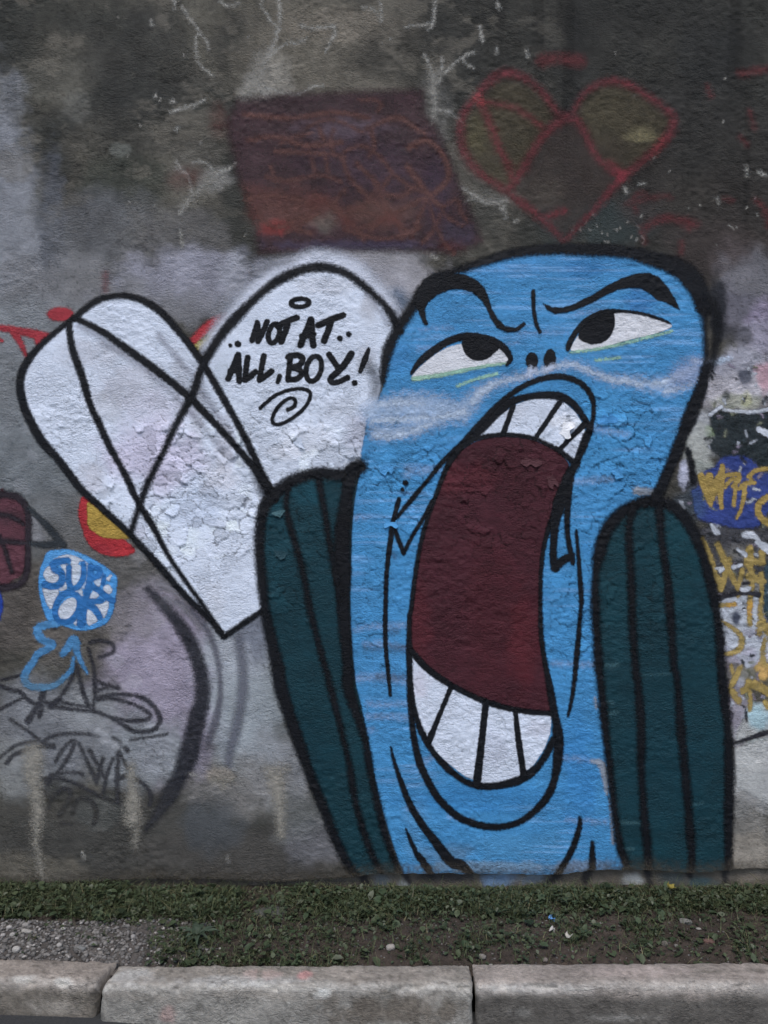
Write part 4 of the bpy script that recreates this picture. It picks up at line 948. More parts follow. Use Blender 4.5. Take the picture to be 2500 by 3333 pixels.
lines('mouth_line', bird, [('J 180,1020 210,980 300,870 400,750 480,650 560,570 650,490 740,390 850,270 950,180 1060,110 1170,70 1280,55 1390,80 1470,140 1512,220 1515,300 1500,380 1470,460 1430,560 1395,640', [9, 13, 15, 14, 14, 18, 24, 28, 24, 20, 18, 18, 18, 18, 18, 17, 16, 18, 26, 28, 24])], 9, soft=4, amp=6, label='black upper lip line looping over the teeth')
lines('mouth_line', bird, [('J 690,480 780,395 870,300 960,225 1080,190 1200,180 1290,190 1370,235 1435,310 1480,390', [20, 26, 26, 24, 22, 24, 26, 24, 22, 22])], 9, soft=4, amp=6)
lines('mouth_line', bird, [('J 600,545 700,482 800,457 900,447 1000,452 1110,470 1200,510 1280,553 1390,640', [24, 18, 15, 14, 14, 14, 15, 17, 22])], 9, soft=4, amp=6)
lines('mouth_line', bird, [('J 610,540 540,640 485,770 435,900 390,1030 350,1180 320,1350 300,1500 287,1620 K 278,0 272,150 275,300 278,450 285,600 295,750 315,880 345,1000 390,1100 450,1210 530,1300 620,1370 740,1415 850,1430 950,1418 1050,1375 1140,1300 1215,1200 1258,1080 1275,950 1278,850 1268,750 1240,600 1213,450 1185,300 1165,150 1158,0 J 1158,1550 1160,1400 1172,1250 1200,1120 1240,1000 1290,890 1330,790 1360,700 1400,640',
       [22, 20, 16, 15, 15, 15, 15, 16, 17, 17, 18, 19, 20, 21, 22, 23, 24, 24, 24, 24, 24, 22, 21, 21, 22, 24, 26, 28, 30, 30, 28, 25, 22, 19, 17, 16, 15, 15, 15, 16, 16, 20, 24, 28, 24])], 9, soft=4.5, amp=7, label='black outline of the mouth and chin')
lines('mouth_line', bird, [('K 285,240 350,318 430,392 520,452 640,520 760,575 900,620 1050,650 1230,665', [18, 21, 22, 22, 20, 19, 18, 16, 14])], 9, soft=4, amp=6)
lines('mouth_line', bird, [('K 290,500 310,640 345,760 400,870 470,970 580,1075 680,1135 780,1155 900,1145 1030,1105 1130,1030 1200,930 1245,840', [10, 14, 18, 20, 20, 20, 22, 22, 22, 26, 26, 26, 22])], 9, soft=4, amp=7)
lines('tooth_line', bird, [('J 975,250 905,445', [17, 17])], 9, soft=3, amp=5)
lines('tooth_line', bird, [('J 1285,230 1120,475', [18, 15])], 9, soft=3, amp=5)
lines('tooth_line', bird, [('J 1455,375 1285,545', [20, 15])], 9, soft=3, amp=5)
lines('tooth_line', bird, [('K 555,490 480,670 405,855', [18, 15, 20])], 9, soft=3, amp=5)
lines('tooth_line', bird, [('K 790,590 765,820 728,1135', [20, 20, 27])], 9, soft=3, amp=5)
lines('tooth_line', bird, [('K 988,650 1010,850 1045,1085', [14, 19, 22])], 9, soft=3, amp=5)
lines('cheek_fold', bird, [('J 1345,740 1295,880 1260,1020 1247,1160 1243,1290 1262,1350', [40, 44, 26, 22, 22, 20]), ('J 1350,760 1340,900 1336,1050 1345,1160 1362,1240 1375,1310', [26, 22, 18, 18, 20, 16]), ('J 1250,1345 1300,1300 1365,1260', [26, 30, 24]), ('J 1300,860 1260,960 1225,1060', [30, 26, 10])], 9, soft=4, amp=6, label='black fold at the right corner of the mouth')
lines('cheek_fold', bird, [('J 205,882 180,970 158,1060 148,1150 135,1250 120,1400 115,1550 112,1659 K 112,150 120,280 135,420 146,545', [14, 15, 17, 17, 17, 15, 14, 14, 14, 14, 13, 10]), ('J 170,1070 200,1150 235,1240', [14, 13, 14]), ('J 235,1240 300,1120 380,990 430,890', [14, 14, 14, 12]), ('J 235,1240 236,1244', 15)], 9, soft=3.5, amp=5, label='black fold lines at the left corner of the mouth')
lines('wrinkle', bird, [('J 1398,1095 1412,1250 1423,1400 1433,1560 K 1425,0 1415,150 1400,300 1385,450 1362,600 1343,685', [10, 14, 15, 15, 15, 15, 15, 15, 14, 9])], 9, soft=4, amp=6)
lines('wrinkle', bird, [('K 150,890 175,1000 220,1130 280,1280 360,1410 450,1530 550,1659 O 330,680 385,725', [6, 12, 17, 23, 27, 32, 34, 30, 16])], 9, soft=4, amp=6)
lines('wrinkle', bird, [('K 250,1440 290,1540 340,1640 O 150,640 190,700 220,740', [6, 14, 20, 22, 22, 14])], 9, soft=4, amp=6)
lines('wrinkle', bird, [('M 385,1155 383,1220 342,1350 280,1470 215,1570', [10, 19, 19, 19, 17])], 9, soft=5, amp=7)
lines('wrinkle', bird, [('M 470,1325 470,1400 470,1480 455,1550', [11, 17, 20, 20])], 9, soft=5, amp=7)
for s, w in (('J 247,770 249,772', 17), ('J 228,815 230,817', 13)):
    lines('dot', bird, [(s, w)], 9, soft=3, amp=5)

# eyes, brows, nostrils
paint('eye_white', bird, Shape().poly('F 290,990 340,930 420,860 520,800 620,770 760,770 870,790 930,850 940,893 800,915 650,935 480,975 330,1015'), (190, 191, 196), 8, soft=3, amp=4, vary=0.08, label='white of the left eye')
paint('eye_white', bird, Shape().poly('G 322,812 365,725 440,640 540,575 620,555 700,556 820,576 920,606 1002,640 970,672 850,712 700,747 550,792 430,810'), (190, 191, 196), 8, soft=3, amp=4, vary=0.08, label='white of the right eye')
paint('pupil', bird, Shape().poly('F 628,765 648,830 690,870 750,882 810,862 850,825 885,790 850,735 750,710 650,725'), INK, 9, soft=3, amp=4)
paint('pupil', bird, Shape().poly('G 380,735 440,766 500,770 560,747 605,692 622,622 610,560 560,552 500,575 440,620 385,680'), INK, 9, soft=3, amp=4)
lines('eyelid', bird, [('F 288,968 335,900 420,825 520,760 620,722 720,712 820,735 900,785 945,840 955,875 930,910', [12, 20, 22, 22, 22, 18, 20, 20, 18, 16, 10])], 9, soft=3, amp=5)
lines('eyelid', bird, [('G 305,805 320,755 370,672 430,612 500,570 580,550 700,550 820,570 920,600 992,632', [14, 19, 20, 18, 16, 14, 10, 11, 12, 8])], 9, soft=3, amp=5)
paint('green_underline', bird, Shape().stroke('F 305,1005 480,980 650,945 800,915 930,900', [14, 13, 11, 9, 7]).stroke('F 600,1052 700,1012 865,968', 9), (146, 184, 160), 8, soft=5, amp=8, opacity=0.85, wear=0.3, split=True)
paint('green_underline', bird, Shape().stroke('G 325,825 480,808 650,773 800,735 920,705 1005,682', [8, 9, 10, 10, 10, 8]).stroke('G 490,880 580,870 655,860', 9), (146, 184, 160), 8, soft=5, amp=8, opacity=0.85, wear=0.3, split=True)
paint('eyebrow', bird, Shape().poly('F 310,510 325,420 370,340 440,300 560,290 650,300 730,340 780,390 810,460 830,530 870,600 920,650 990,660 1045,618 1060,638 1000,685 930,692 865,660 825,600 795,530 755,470 700,422 620,397 540,405 460,440 400,490 380,530 385,590 400,645 372,640 348,580 330,540', False), BLACK, 9, soft=3.5, amp=5, label='arched black left eyebrow')
paint('eyebrow', bird, Shape().poly('G 135,493 200,520 270,523 350,500 400,470 470,438 560,380 660,330 760,296 850,290 920,320 980,390 1030,470 1060,542 1020,520 960,488 900,470 860,430 800,395 720,390 640,405 560,440 470,490 380,530 300,555 220,567 165,540', False), BLACK, 9, soft=3.5, amp=5, label='long black right eyebrow')
lines('frown_line', bird, [('F 1108,415 1112,520 1125,620 1155,690', [13, 13, 12, 9])], 9, soft=3, amp=5)
paint('nostril', bird, Shape().poly(ellipse('F 1100,882', 42, 58, 0)), INK, 9, soft=3, amp=5)
paint('nostril', bird, Shape().poly(ellipse('F 1220,872', 41, 70, 6)), INK, 9, soft=3, amp=5)
paint('white_mist', bird, Shape().stroke('F 1060,980 1095,955 1120,945', 14).stroke('F 1195,945 1240,920', 18).stroke('F 1090,930 1085,990', 12), (176, 186, 206), 10, soft=8, amp=10, opacity=0.8, split=True)

eg = [(x_, np.interp(x_, EDGE[:, 0], EDGE[:, 1]) - 4) for x_ in range(-120, 2640, 40)]
paint('dirt_splash', root, Shape().stroke(eg, [34, 22, 40, 30, 26, 36, 24, 34, 22, 30]), (70, 65, 57), 11, soft=34, amp=52, opacity=0.62, wear=0.5, fuzz=70, label='brown dirt splashed along the foot of the plaster')

# each coat lies a few hundredths of a millimetre over the one before it
COAT = {}
for rank, (lv, k, o) in enumerate(sorted(LAYERS, key=lambda t: t[:2])):
    COAT[o.name] = -(0.00015 + rank * 0.000016)
for lv, k, o in LAYERS:
    o.location.y = COAT[o.name] - (COAT.get(o.parent.name, 0.0) if o.parent else 0.0)

# ------------------------------------------------------------------ curled paint flakes standing off the wall
def wall_point(px, py):
    j = min(max(np.searchsorted(GX, px), 0), NX - 1)
    i = min(max(np.searchsorted(GY, py), 0), NY - 1)
    return PXW[i, j], PYW[i, j], PZW[i, j]

flake_mat = new_mat('flake_paint')
tinted_surface(flake_mat, 0.2, 0.6, 0.3)
def flake(px, py, w, h, color, ang, curl):
    n = 7
    x0, y0, z0 = wall_point(px, py)
    vs, q = [], []
    ph = rng.uniform(0, 6, 3)
    for i in range(n):
        t = i / (n - 1)
        width = w * (0.35 + 0.65 * math.sin(math.pi * (0.25 + 0.62 * t))) 
        for j in range(n):
            s = j / (n - 1) - 0.5
            a = s * width * PX * (1 + 0.25 * math.sin(5 * t + ph[0]))
            b = (t - 0.3) * h * PX * (1 + 0.28 * math.sin(7 * s + ph[1]))
            out = 0.0022 + curl * t ** 2.2 + 0.15 * curl * abs(s) * t
            X = a * math.cos(ang) - b * math.sin(ang)
            Z = -(a * math.sin(ang) + b * math.cos(ang))
            xx_, yy_, zz_ = wall_point(1250 + (x0 + X) / PX, 1666.5 - (z0 + Z - CAM_H) / PX)
            vs.append((x0 + X, min(yy_, y0 * .3 + yy_ * .7) - out - 0.0015, z0 + Z))
    for i in range(n - 1):
        for j in range(n - 1):
            k = i * n + j
            q.append((k, k + n, k + n + 1, k + 1))
    me = mesh_np('paint_flake', np.array(vs), q)
    put_color(me, wcol(color))
    link('paint_flake', me, flake_mat, root)

WF, BF, MF, TF = (168, 176, 190), (62, 126, 174), (62, 30, 36), (18, 50, 58)
for f in ((1836, 1395, 60, 26, (205, 206, 210), -1.2, .014), (1805, 1358, 26, 20, WF, .3, .007), (1975, 1372, 56, 22, (66, 132, 186), 3.0, .010), (972, 1437, 26, 30, WF, -.6, .012), (920, 1430, 44, 20, WF, 0, .007), (1040, 1432, 60, 16, WF, .05, .006),
          (673, 1515, 34, 20, WF, .2, .008), (800, 1520, 30, 20, WF, -.2, .008), (520, 1400, 30, 18, WF, .2, .008), (560, 1490, 40, 20, WF, 0, .008), (500, 1560, 30, 20, WF, .3, .008), (460, 1585, 34, 20, WF, -.3, .008), (610, 1480, 32, 26, WF, .2, .008), (760, 1700, 34, 24, WF, .1, .008),
          (700, 1640, 26, 22, WF, -.3, .008), (720, 1765, 40, 22, WF, .1, .008), (785, 1755, 30, 26, WF, .1, .009), (640, 1770, 34, 20, WF, -.2, .008), (690, 1880, 30, 20, WF, .2, .007), (740, 1930, 34, 18, WF, 0, .007),
          (1240, 1440, 50, 20, (150, 172, 198), .1, .007), (1255, 1520, 40, 26, BF, -.2, .010), (1290, 1500, 30, 20, BF, .4, .008), (1330, 1390, 40, 14, (150, 180, 212), .05, .007), (1220, 1510, 40, 16, BF, 0, .008), (1270, 1700, 50, 18, BF, .05, .009), (1200, 1720, 40, 22, BF, .2, .008),
          (2010, 1535, 40, 26, BF, .5, .010), (2110, 1510, 30, 20, (130, 170, 206), -.3, .008), (2060, 1420, 40, 16, BF, 0, .008), (1990, 1290, 24, 12, BF, 0, .006), (1890, 1620, 26, 22, BF, .2, .008), (1840, 1870, 32, 24, (66, 130, 178), .1, .007), (1795, 2050, 24, 16, BF, 0, .006),
          (1725, 1500, 60, 20, MF, .05, .010), (1790, 1560, 30, 30, MF, -.4, .010), (1770, 1585, 20, 26, MF, -.4, .008), (1420, 1720, 26, 16, MF, .1, .007), (1590, 1580, 24, 20, MF, -.5, .008), (1705, 1850, 22, 26, MF, -.3, .008), (1440, 1770, 34, 16, MF, .1, .007), (1380, 1640, 30, 16, MF, .1, .007),
          (915, 1800, 46, 20, TF, .2, .009), (905, 1665, 40, 16, (50, 80, 86), -.2, .009), (1065, 1610, 20, 34, (60, 92, 96), .1, .007), (960, 1830, 16, 30, (64, 92, 98), .1, .007), (1080, 1655, 30, 14, TF, 0, .007), (960, 1650, 36, 14, TF, .1, .007), (2110, 1990, 34, 16, (70, 98, 104), .1, .007), (2220, 2055, 22, 12, (80, 106, 110), .1, .006),
          (1970, 1915, 30, 10, TF, .1, .006), (505, 2130, 34, 18, (140, 134, 148), .1, .007), (540, 2105, 30, 16, (140, 134, 148), -.2, .007), (2460, 1565, 36, 12, (160, 140, 90), .7, .008), (2425, 1548, 30, 10, (150, 140, 120), .3, .007), (2440, 1985, 30, 12, (196, 160, 90), .3, .006), (1180, 1360, 24, 16, (180, 184, 196), .2, .006)):
    if f[6] < .009 or (f[4] == WF and f[6] < .012):
        continue
    f = list(f); f[2] *= 1.0; f[3] *= 1.2; f[6] = .014 if f[6] > .012 else f[6] * .55
    flake(*f)

# ------------------------------------------------------------------ concrete plinth and the masonry behind
px = np.arange(-200, 2701, 8.0)
px = np.concatenate([[-5200, -3000, -1500, -700, -400], px, [2900, 3300, 4200, 5500, 7700]])
py = np.arange(2780, 2990, 8.0)
pu, pv = np.meshgrid(px, py)
pb = np.broadcast_to(wcol((82, 77, 70)), pu.shape + (3,)).copy()
for (cx, cy, rx, ry, c, s) in ((1620, 2870, 70, 40, (92, 118, 146), .8), (1740, 2865, 60, 30, (104, 118, 132), .7), (1240, 2880, 40, 40, (70, 84, 94), .6), (1320, 2895, 30, 26, (130, 136, 138), .8), (2060, 2875, 36, 36, (136, 140, 140), .8), (2290, 2880, 70, 30, (42, 64, 70), .8), (2200, 2870, 60, 30, (52, 66, 70), .6),
                               (1840, 2900, 60, 20, (124, 122, 116), .6), (1460, 2860, 110, 26, (44, 44, 48), .75), (600, 2880, 200, 30, (78, 68, 62), .5), (2450, 2860, 80, 26, (110, 102, 92), .7), (2430, 2920, 60, 30, (40, 44, 36), .6), (1950, 2890, 40, 30, (108, 104, 98), .5)):
    pb = mixc(pb, blob(pu, pv, cx, cy, rx, ry, 7, .5, .2) * s, c)
dk = Shape().stroke([(1165, 2840), (1185, 2870), (1200, 2895)], [24, 24, 14]).stroke([(1310, 2840), (1330, 2870), (1345, 2900)], [24, 24, 12]).stroke([(1845, 2830), (1810, 2862), (1780, 2890)], [20, 22, 14]).stroke([(1925, 2830), (1912, 2860), (1908, 2880)], [20, 28, 16]).stroke([(2112, 2830), (2120, 2885)], [26, 20]).stroke([(2365, 2820), (2368, 2900)], [26, 16]).stroke([(2245, 2820), (2250, 2860)], [20, 14])
dd = dk.sdf(pu.ravel(), pv.ravel()).reshape(pu.shape) + (fbm(pu / 12, pv / 12, 44, 3) - .5) * 12
pb = mixc(pb, sstep(8, -6, dd) * 0.9, (34, 34, 36))
pb *= (1 + (fbm(pu / 40, pv / 30, 45, 4) - .5) * .8)[..., None]
hh = (fbm(pu / 60, pv / 40, 46, 4) - 0.5) * 0.006
pvts = np.stack([(pu - 1250) * PX, 0.016 - hh, CAM_H - (pv - 1666.5) * PX], -1).reshape(-1, 3)
ii = np.arange(pu.size).reshape(pu.shape)
pq = np.stack([ii[:-1, :-1], ii[1:, :-1], ii[1:, 1:], ii[:-1, 1:]], -1).reshape(-1, 4)
me = mesh_np('plinth', pvts, pq)
put_color(me, pb.reshape(-1, 3))
link('plinth', me, wall_mat, root, 'bare concrete strip along the foot of the wall')

def box_mesh(name, x0, x1, y0, y1, z0, z1):
    v = [(x, y, z) for x in (x0, x1) for y in (y0, y1) for z in (z0, z1)]
    f = [(0, 1, 3, 2), (4, 6, 7, 5), (0, 4, 5, 1), (2, 3, 7, 6), (0, 2, 6, 4), (1, 5, 7, 3)]
    return mesh_np(name, np.array(v), f, smooth=False)
xl, xr, zt = PXW[0, 0], PXW[0, -1], PZW[0, 0]
me = box_mesh('masonry', xl + 0.01, xr - 0.01, 0.03, 0.40, -0.3, zt)
put_color(me, wcol((90, 86, 80)))
link('masonry', me, wall_mat, root)

# ------------------------------------------------------------------ ground: verge, kerb, road
def on_ground(px, py, z=0.0):
    d = (CAM_H - z) / ((py - 1666.5) * SPP)
    return (px - 1250) * SPP * d, -CAM_D + d

def to_photo(x, y, z=0.0):
    d = y + CAM_D
    return 1250 + x / (SPP * d), 1666.5 + (CAM_H - z) / (SPP * d)

ROAD_Z = -0.125
def grid_xy(xs, ys):
    return np.meshgrid(xs, ys)

xs = np.concatenate([np.linspace(-7.5, -1.9, 40)[:-1], np.arange(-1.9, 1.9, 0.008), np.linspace(1.9, 7.5, 40)])
ys = np.arange(-0.515, 0.06, 0.008)
gx, gy = grid_xy(xs, ys)
gpx, gpy = to_photo(gx, gy)
def soil_h(x, y):
    h = (fbm(x / 0.12 + 50, y / 0.12 + 50, 61, 5, 0.55) - 0.5) * 0.022
    h += (fbm(x / 0.02 + 50, y / 0.02 + 50, 66, 4, 0.65) - 0.5) * 0.016
    h += 0.014 * sstep(-0.16, -0.02, y) - 0.016 * sstep(-0.40, -0.485, y) - 0.004
    return h
gz = soil_h(gx, gy)
sc_ = np.broadcast_to(gcol((58, 51, 46)), gx.shape + (3,)).copy()
def gmix(base, m, c):
    m = m[..., None]
    return base * (1 - m) + gcol(c) * m
grav = sstep(700, 420, gpx + (fbm(gpx / 60, gpy / 30, 33, 4) - .5) * 300) * sstep(2985, 3015, gpy + (fbm(gpx / 40, gpy / 30, 34, 4) - .5) * 40)
sc_ = gmix(sc_, grav * 0.8, (82, 78, 75))
sc_ = gmix(sc_, sstep(1500, 1900, gpx) * sstep(.45, .6, fbm(gpx / 70, gpy / 40, 36, 4)) * .6, (70, 61, 55))
sc_ = gmix(sc_, sstep(.55, .7, fbm(gpx / 30, gpy / 15, 37, 4)) * .5, (40, 37, 33))
sc_ *= (1 + (fbm(gx / .012 + 30, gy / .012 + 30, 38, 3) - .5) * .9)[..., None]
ii = np.arange(gx.size).reshape(gx.shape)
gq = np.stack([ii[:-1, :-1], ii[:-1, 1:], ii[1:, 1:], ii[1:, :-1]], -1).reshape(-1, 4)
me = mesh_np('verge_ground', np.stack([gx, gy, gz], -1).reshape(-1, 3), gq)
put_color(me, np.clip(sc_, .004, .6).reshape(-1, 3))
link('verge_ground', me, ground_mat, kind='structure', label='strip of bare soil between the kerb and the wall')

road_mat = new_mat('asphalt')
rn, rl = road_mat.node_tree.nodes, road_mat.node_tree.links
rbs = rn['Principled BSDF']
rtc = rn.new('ShaderNodeTexCoord')
rno = rn.new('ShaderNodeTexNoise'); rno.inputs['Scale'].default_value = 160; rno.inputs['Detail'].default_value = 4
rnb = rn.new('ShaderNodeTexNoise'); rnb.inputs['Scale'].default_value = 2.5; rnb.inputs['Detail'].default_value = 5
rl.new(rtc.outputs['Object'], rno.inputs['Vector']); rl.new(rtc.outputs['Object'], rnb.inputs['Vector'])
rmix = rn.new('ShaderNodeMix'); rmix.data_type = 'RGBA'
rmix.inputs[6].default_value = (0.020, 0.021, 0.022, 1); rmix.inputs[7].default_value = (0.040, 0.040, 0.041, 1)
rl.new(math_node(rn, rl, 'MULTIPLY', rno.outputs['Fac'], rnb.outputs['Fac']), rmix.inputs[0])
rl.new(rmix.outputs[2], rbs.inputs['Base Color'])
rbs.inputs['Roughness'].default_value = 0.85
rbp = rn.new('ShaderNodeBump'); rbp.inputs['Distance'].default_value = 0.006; rbp.inputs['Strength'].default_value = 0.8
rl.new(rno.outputs['Fac'], rbp.inputs['Height']); rl.new(rbp.outputs[0], rbs.inputs['Normal'])
rxs = np.concatenate([np.linspace(-80, -3, 24)[:-1], np.arange(-3, 3, 0.03), np.linspace(3, 80, 24)])
rys = np.concatenate([np.linspace(-80, -1.4, 24)[:-1], np.arange(-1.4, -0.50, 0.03)])
rx, ry_ = np.meshgrid(rxs, rys)
rz = ROAD_Z + 0.022 * sstep(-.45, -.95, rx) + (fbm(rx / .06 + 99, ry_ / .06 + 99, 81, 4) - .5) * 0.006 + (fbm(rx / .9 + 99, ry_ / .9 + 99, 83, 3) - .5) * 0.02
ii = np.arange(rx.size).reshape(rx.shape)
me = mesh_np('road', np.stack([rx, ry_, rz], -1).reshape(-1, 3), np.stack([ii[:-1, :-1], ii[:-1, 1:], ii[1:, 1:], ii[1:, :-1]], -1).reshape(-1, 4))
link('road', me, road_mat, kind='structure')

kerb = bpy.data.objects.new('kerb', None)
COL.objects.link(kerb)
kerb['kind'] = 'structure'
kerb['label'] = 'worn concrete kerb between the grass verge and the road'
kerb_mat = new_mat('kerb_concrete')
tinted_surface(kerb_mat, 0.85, 0.88, 0.15)
def kerb_stone(x0, x1, yb0, yb1, dz, cols, seed, spots=(), slant0=0.0, slant1=0.0):
    """x0..x1 along the road; yb back edge at either end; rounded front arris; chipped ends"""
    W, Hh, rad = 0.105, 0.20, 0.022
    prof = [(0.0, -0.06), (0.0, -0.03), (0.001, -0.008), (0.004, -0.001), (0.010, 0.0)]
    prof += [(t, 0.0) for t in np.linspace(0.018, W - rad, 12)]
    prof += [(W - rad + rad * math.sin(a), -rad + rad * math.cos(a)) for a in np.linspace(0.18, math.pi / 2, 9)]
    prof += [(W + 0.012 * t, -rad - t * (Hh - rad)) for t in np.linspace(0.05, 1, 22)]
    prof = np.array(prof)
    n = int((x1 - x0) / 0.008) + 2
    t = np.linspace(0, 1, n)
    T, Kx = np.meshgrid(t, np.arange(len(prof)), indexing='ij')
    a, b = prof[Kx][..., 0], prof[Kx][..., 1]
    f = a / W
    X = x0 + T * (x1 - x0) + (1 - T) ** 6 * slant0 * (f - 0.5) + T ** 6 * slant1 * (f - 0.5)
    Y = yb0 + (yb1 - yb0) * T - a
    Z = b + dz
    nz = fbm(X / .03 + 70, (a - b) / .03 + 30, seed, 4, .6) - .5
    chip = sstep(.58, .8, fbm(X / .05 + 20, (a - b) / .04 + 10, seed + 3, 3))
    er = np.exp(-((a - b) - (W - 0.002)) ** 2 / .0006)
    eb = np.exp(-(a - 0.004) ** 2 / .00008) * (b > -0.02)
    amt = nz * .004 + chip * er * .010
    Y = Y + amt * sstep(.5, 1, f) + eb * (fbm(X / .02, X * 0 + 3, seed + 8, 3) - .5) * -.012
    Z = Z - amt * .9 * (b > -rad * 1.2) - eb * np.maximum(0, nz) * .01
    end = np.minimum(T, 1 - T) * (x1 - x0)
    rnd = np.clip(1 - end / .012, 0, 1) ** 2
    Y = Y + rnd * .008 * sstep(.4, 1, f)
    Z = Z - rnd * .008 * (b > -.03) * (f > .05)
    X = X + (fbm((a - b) / .03 + 5, T * 0 + seed, seed + 2, 3) - .5) * .012 * ((T < .01) | (T > .99))
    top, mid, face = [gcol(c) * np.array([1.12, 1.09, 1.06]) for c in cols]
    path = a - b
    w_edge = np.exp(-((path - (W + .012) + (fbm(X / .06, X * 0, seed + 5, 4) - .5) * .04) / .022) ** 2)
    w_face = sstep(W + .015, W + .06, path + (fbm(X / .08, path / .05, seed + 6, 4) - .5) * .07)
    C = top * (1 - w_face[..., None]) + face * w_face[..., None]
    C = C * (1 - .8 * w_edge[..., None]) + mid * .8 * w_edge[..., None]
    for (sx, sp_, rx_, rp, c, s) in spots:
        m = (blob(X * 1000, path * 1000, sx * 1000, sp_ * 1000, rx_ * 1000, rp * 1000, seed, .6, .2) * s)[..., None]
        C = C * (1 - m) + gcol(c) * 1.35 * m
    pt = sstep(.5, .58, fbm(X / .11 + 3, path / .05 + 8, seed + 12, 5, .62))
    C = C * (1 + nz * .6 + (fbm(X / .2, path / .1, seed + 9, 4) - .5) * .35 + (pt - .5) * .13 + (fbm(X / .008, path / .008, seed + 14, 2, .8) - .5) * .7)[..., None]
    C = C * (1 - .45 * sstep(.72, .85, fbm(X / .022, path / .018, seed + 16, 3)))[..., None]
    ii = np.arange(T.size).reshape(T.shape)
    q = np.stack([ii[:-1, :-1], ii[:-1, 1:], ii[1:, 1:], ii[1:, :-1]], -1).reshape(-1, 4)
    vs = np.stack([X, Y, Z], -1)
    v = vs.reshape(-1, 3)
    cc = C.reshape(-1, 3)
    tri = []
    base = len(v)
    for e, k in ((0, 0), (n - 1, 1)):
        cen = vs[e].mean(0)
        v = np.vstack([v, cen])
        cc = np.vstack([cc, face])
        row = ii[e]
        for i in range(len(row) - 1):
            tri.append((base + k, row[i + 1], row[i]) if k == 0 else (base + k, row[i], row[i + 1]))
    me = mesh_np('kerb_stone', v, q, tri)
    put_color(me, np.clip(cc, .01, .7))
    return link('kerb_stone', me, kerb_mat, kerb)

CT, CE, CF = (122, 117, 111), (142, 139, 134), (92, 88, 83)
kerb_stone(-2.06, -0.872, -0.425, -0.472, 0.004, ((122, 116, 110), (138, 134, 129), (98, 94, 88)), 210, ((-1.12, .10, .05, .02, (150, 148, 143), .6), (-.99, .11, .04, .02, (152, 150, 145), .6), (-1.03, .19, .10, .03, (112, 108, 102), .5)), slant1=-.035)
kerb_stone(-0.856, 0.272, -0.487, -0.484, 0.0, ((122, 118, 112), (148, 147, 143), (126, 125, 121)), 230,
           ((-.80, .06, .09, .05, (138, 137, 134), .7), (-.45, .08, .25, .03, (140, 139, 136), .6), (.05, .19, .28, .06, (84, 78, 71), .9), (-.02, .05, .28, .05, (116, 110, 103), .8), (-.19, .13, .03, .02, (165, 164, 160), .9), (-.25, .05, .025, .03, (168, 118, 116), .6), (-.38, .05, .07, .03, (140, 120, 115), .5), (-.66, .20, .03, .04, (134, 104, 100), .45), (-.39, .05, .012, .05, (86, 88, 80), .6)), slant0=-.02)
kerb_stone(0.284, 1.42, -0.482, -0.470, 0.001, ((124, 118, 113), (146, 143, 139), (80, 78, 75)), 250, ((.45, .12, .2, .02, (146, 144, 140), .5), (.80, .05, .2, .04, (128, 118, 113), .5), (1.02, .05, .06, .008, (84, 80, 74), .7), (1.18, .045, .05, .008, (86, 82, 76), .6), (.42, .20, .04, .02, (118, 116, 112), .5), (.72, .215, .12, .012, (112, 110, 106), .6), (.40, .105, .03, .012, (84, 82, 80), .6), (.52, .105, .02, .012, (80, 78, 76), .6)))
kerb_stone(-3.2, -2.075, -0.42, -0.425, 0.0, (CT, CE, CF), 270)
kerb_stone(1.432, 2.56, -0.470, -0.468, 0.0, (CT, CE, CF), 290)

# ------------------------------------------------------------------ plants, gravel and litter
leaf_mat = new_mat('leaf')
ln, ll = leaf_mat.node_tree.nodes, leaf_mat.node_tree.links
lbs = ln['Principled BSDF']
lat = ln.new('ShaderNodeAttribute'); lat.attribute_name = 'tint'
ll.new(lat.outputs['Color'], lbs.inputs['Base Color'])
lbs.inputs['Roughness'].default_value = 0.6
lbs.inputs['Specular IOR Level'].default_value = 0.3
ltr = ln.new('ShaderNodeBsdfTranslucent')
ll.new(lat.outputs['Color'], ltr.inputs['Color'])
lmx = ln.new('ShaderNodeMixShader'); lmx.inputs[0].default_value = 0.2
ll.new(lbs.outputs[0], lmx.inputs[1]); ll.new(ltr.outputs[0], lmx.inputs[2]); ll.new(lmx.outputs[0], ln['Material Output'].inputs['Surface'])

def lush(px, py):
    """how thickly the verge is grown over, in photo coordinates"""
    n = fbm(px / 90, py / 45, 150, 4) - .5
    back = sstep(2870, 2900, py)
    a = sstep(3010, 2975, py + n * 60) * 1.0
    mid = sstep(450, 620, px) * sstep(1350, 1150, px) * 0.42 * sstep(3150, 3050, py)
    frontg = sstep(520, 620, px) * sstep(1230, 1100, px) * sstep(3085, 3115, py) * .6
    right = np.clip((px - 1250) / 900, 0, 1)
    a = np.where(px > 1250, sstep(3020 - 40 * right, 2970 - 20 * right, py + n * 60), a)
    a = np.where((px > 780) & (px < 960), a * .5, a)
    spill = .20 + np.clip(n, 0, 1) * 2.0
    spill = np.where(px < 480, spill * .15, spill) * sstep(3150, 3100, py)
    return np.clip(np.maximum(np.maximum(a, spill), np.maximum(mid + n * .5, frontg)), 0, 1) * back

def leaf_spots(count, r, edge_share=0.0):
    out = np.zeros((0, 4))
    while len(out) < count:
        n = count * 6
        x, y = r.uniform(-2.35, 2.35, n), r.uniform(-.478, -.012, n)
        m = r.rand(n) < edge_share
        y = np.where(m, r.uniform(-.482, -.45, n), y)
        p = to_photo(x, y)
        L = lush(p[0], p[1])
        ok = (L > .05) & (r.rand(n) < L ** 1.3)
        out = np.vstack([out, np.stack([x, y, L, soil_h(x, y)], -1)[ok]])
    return out[:count]

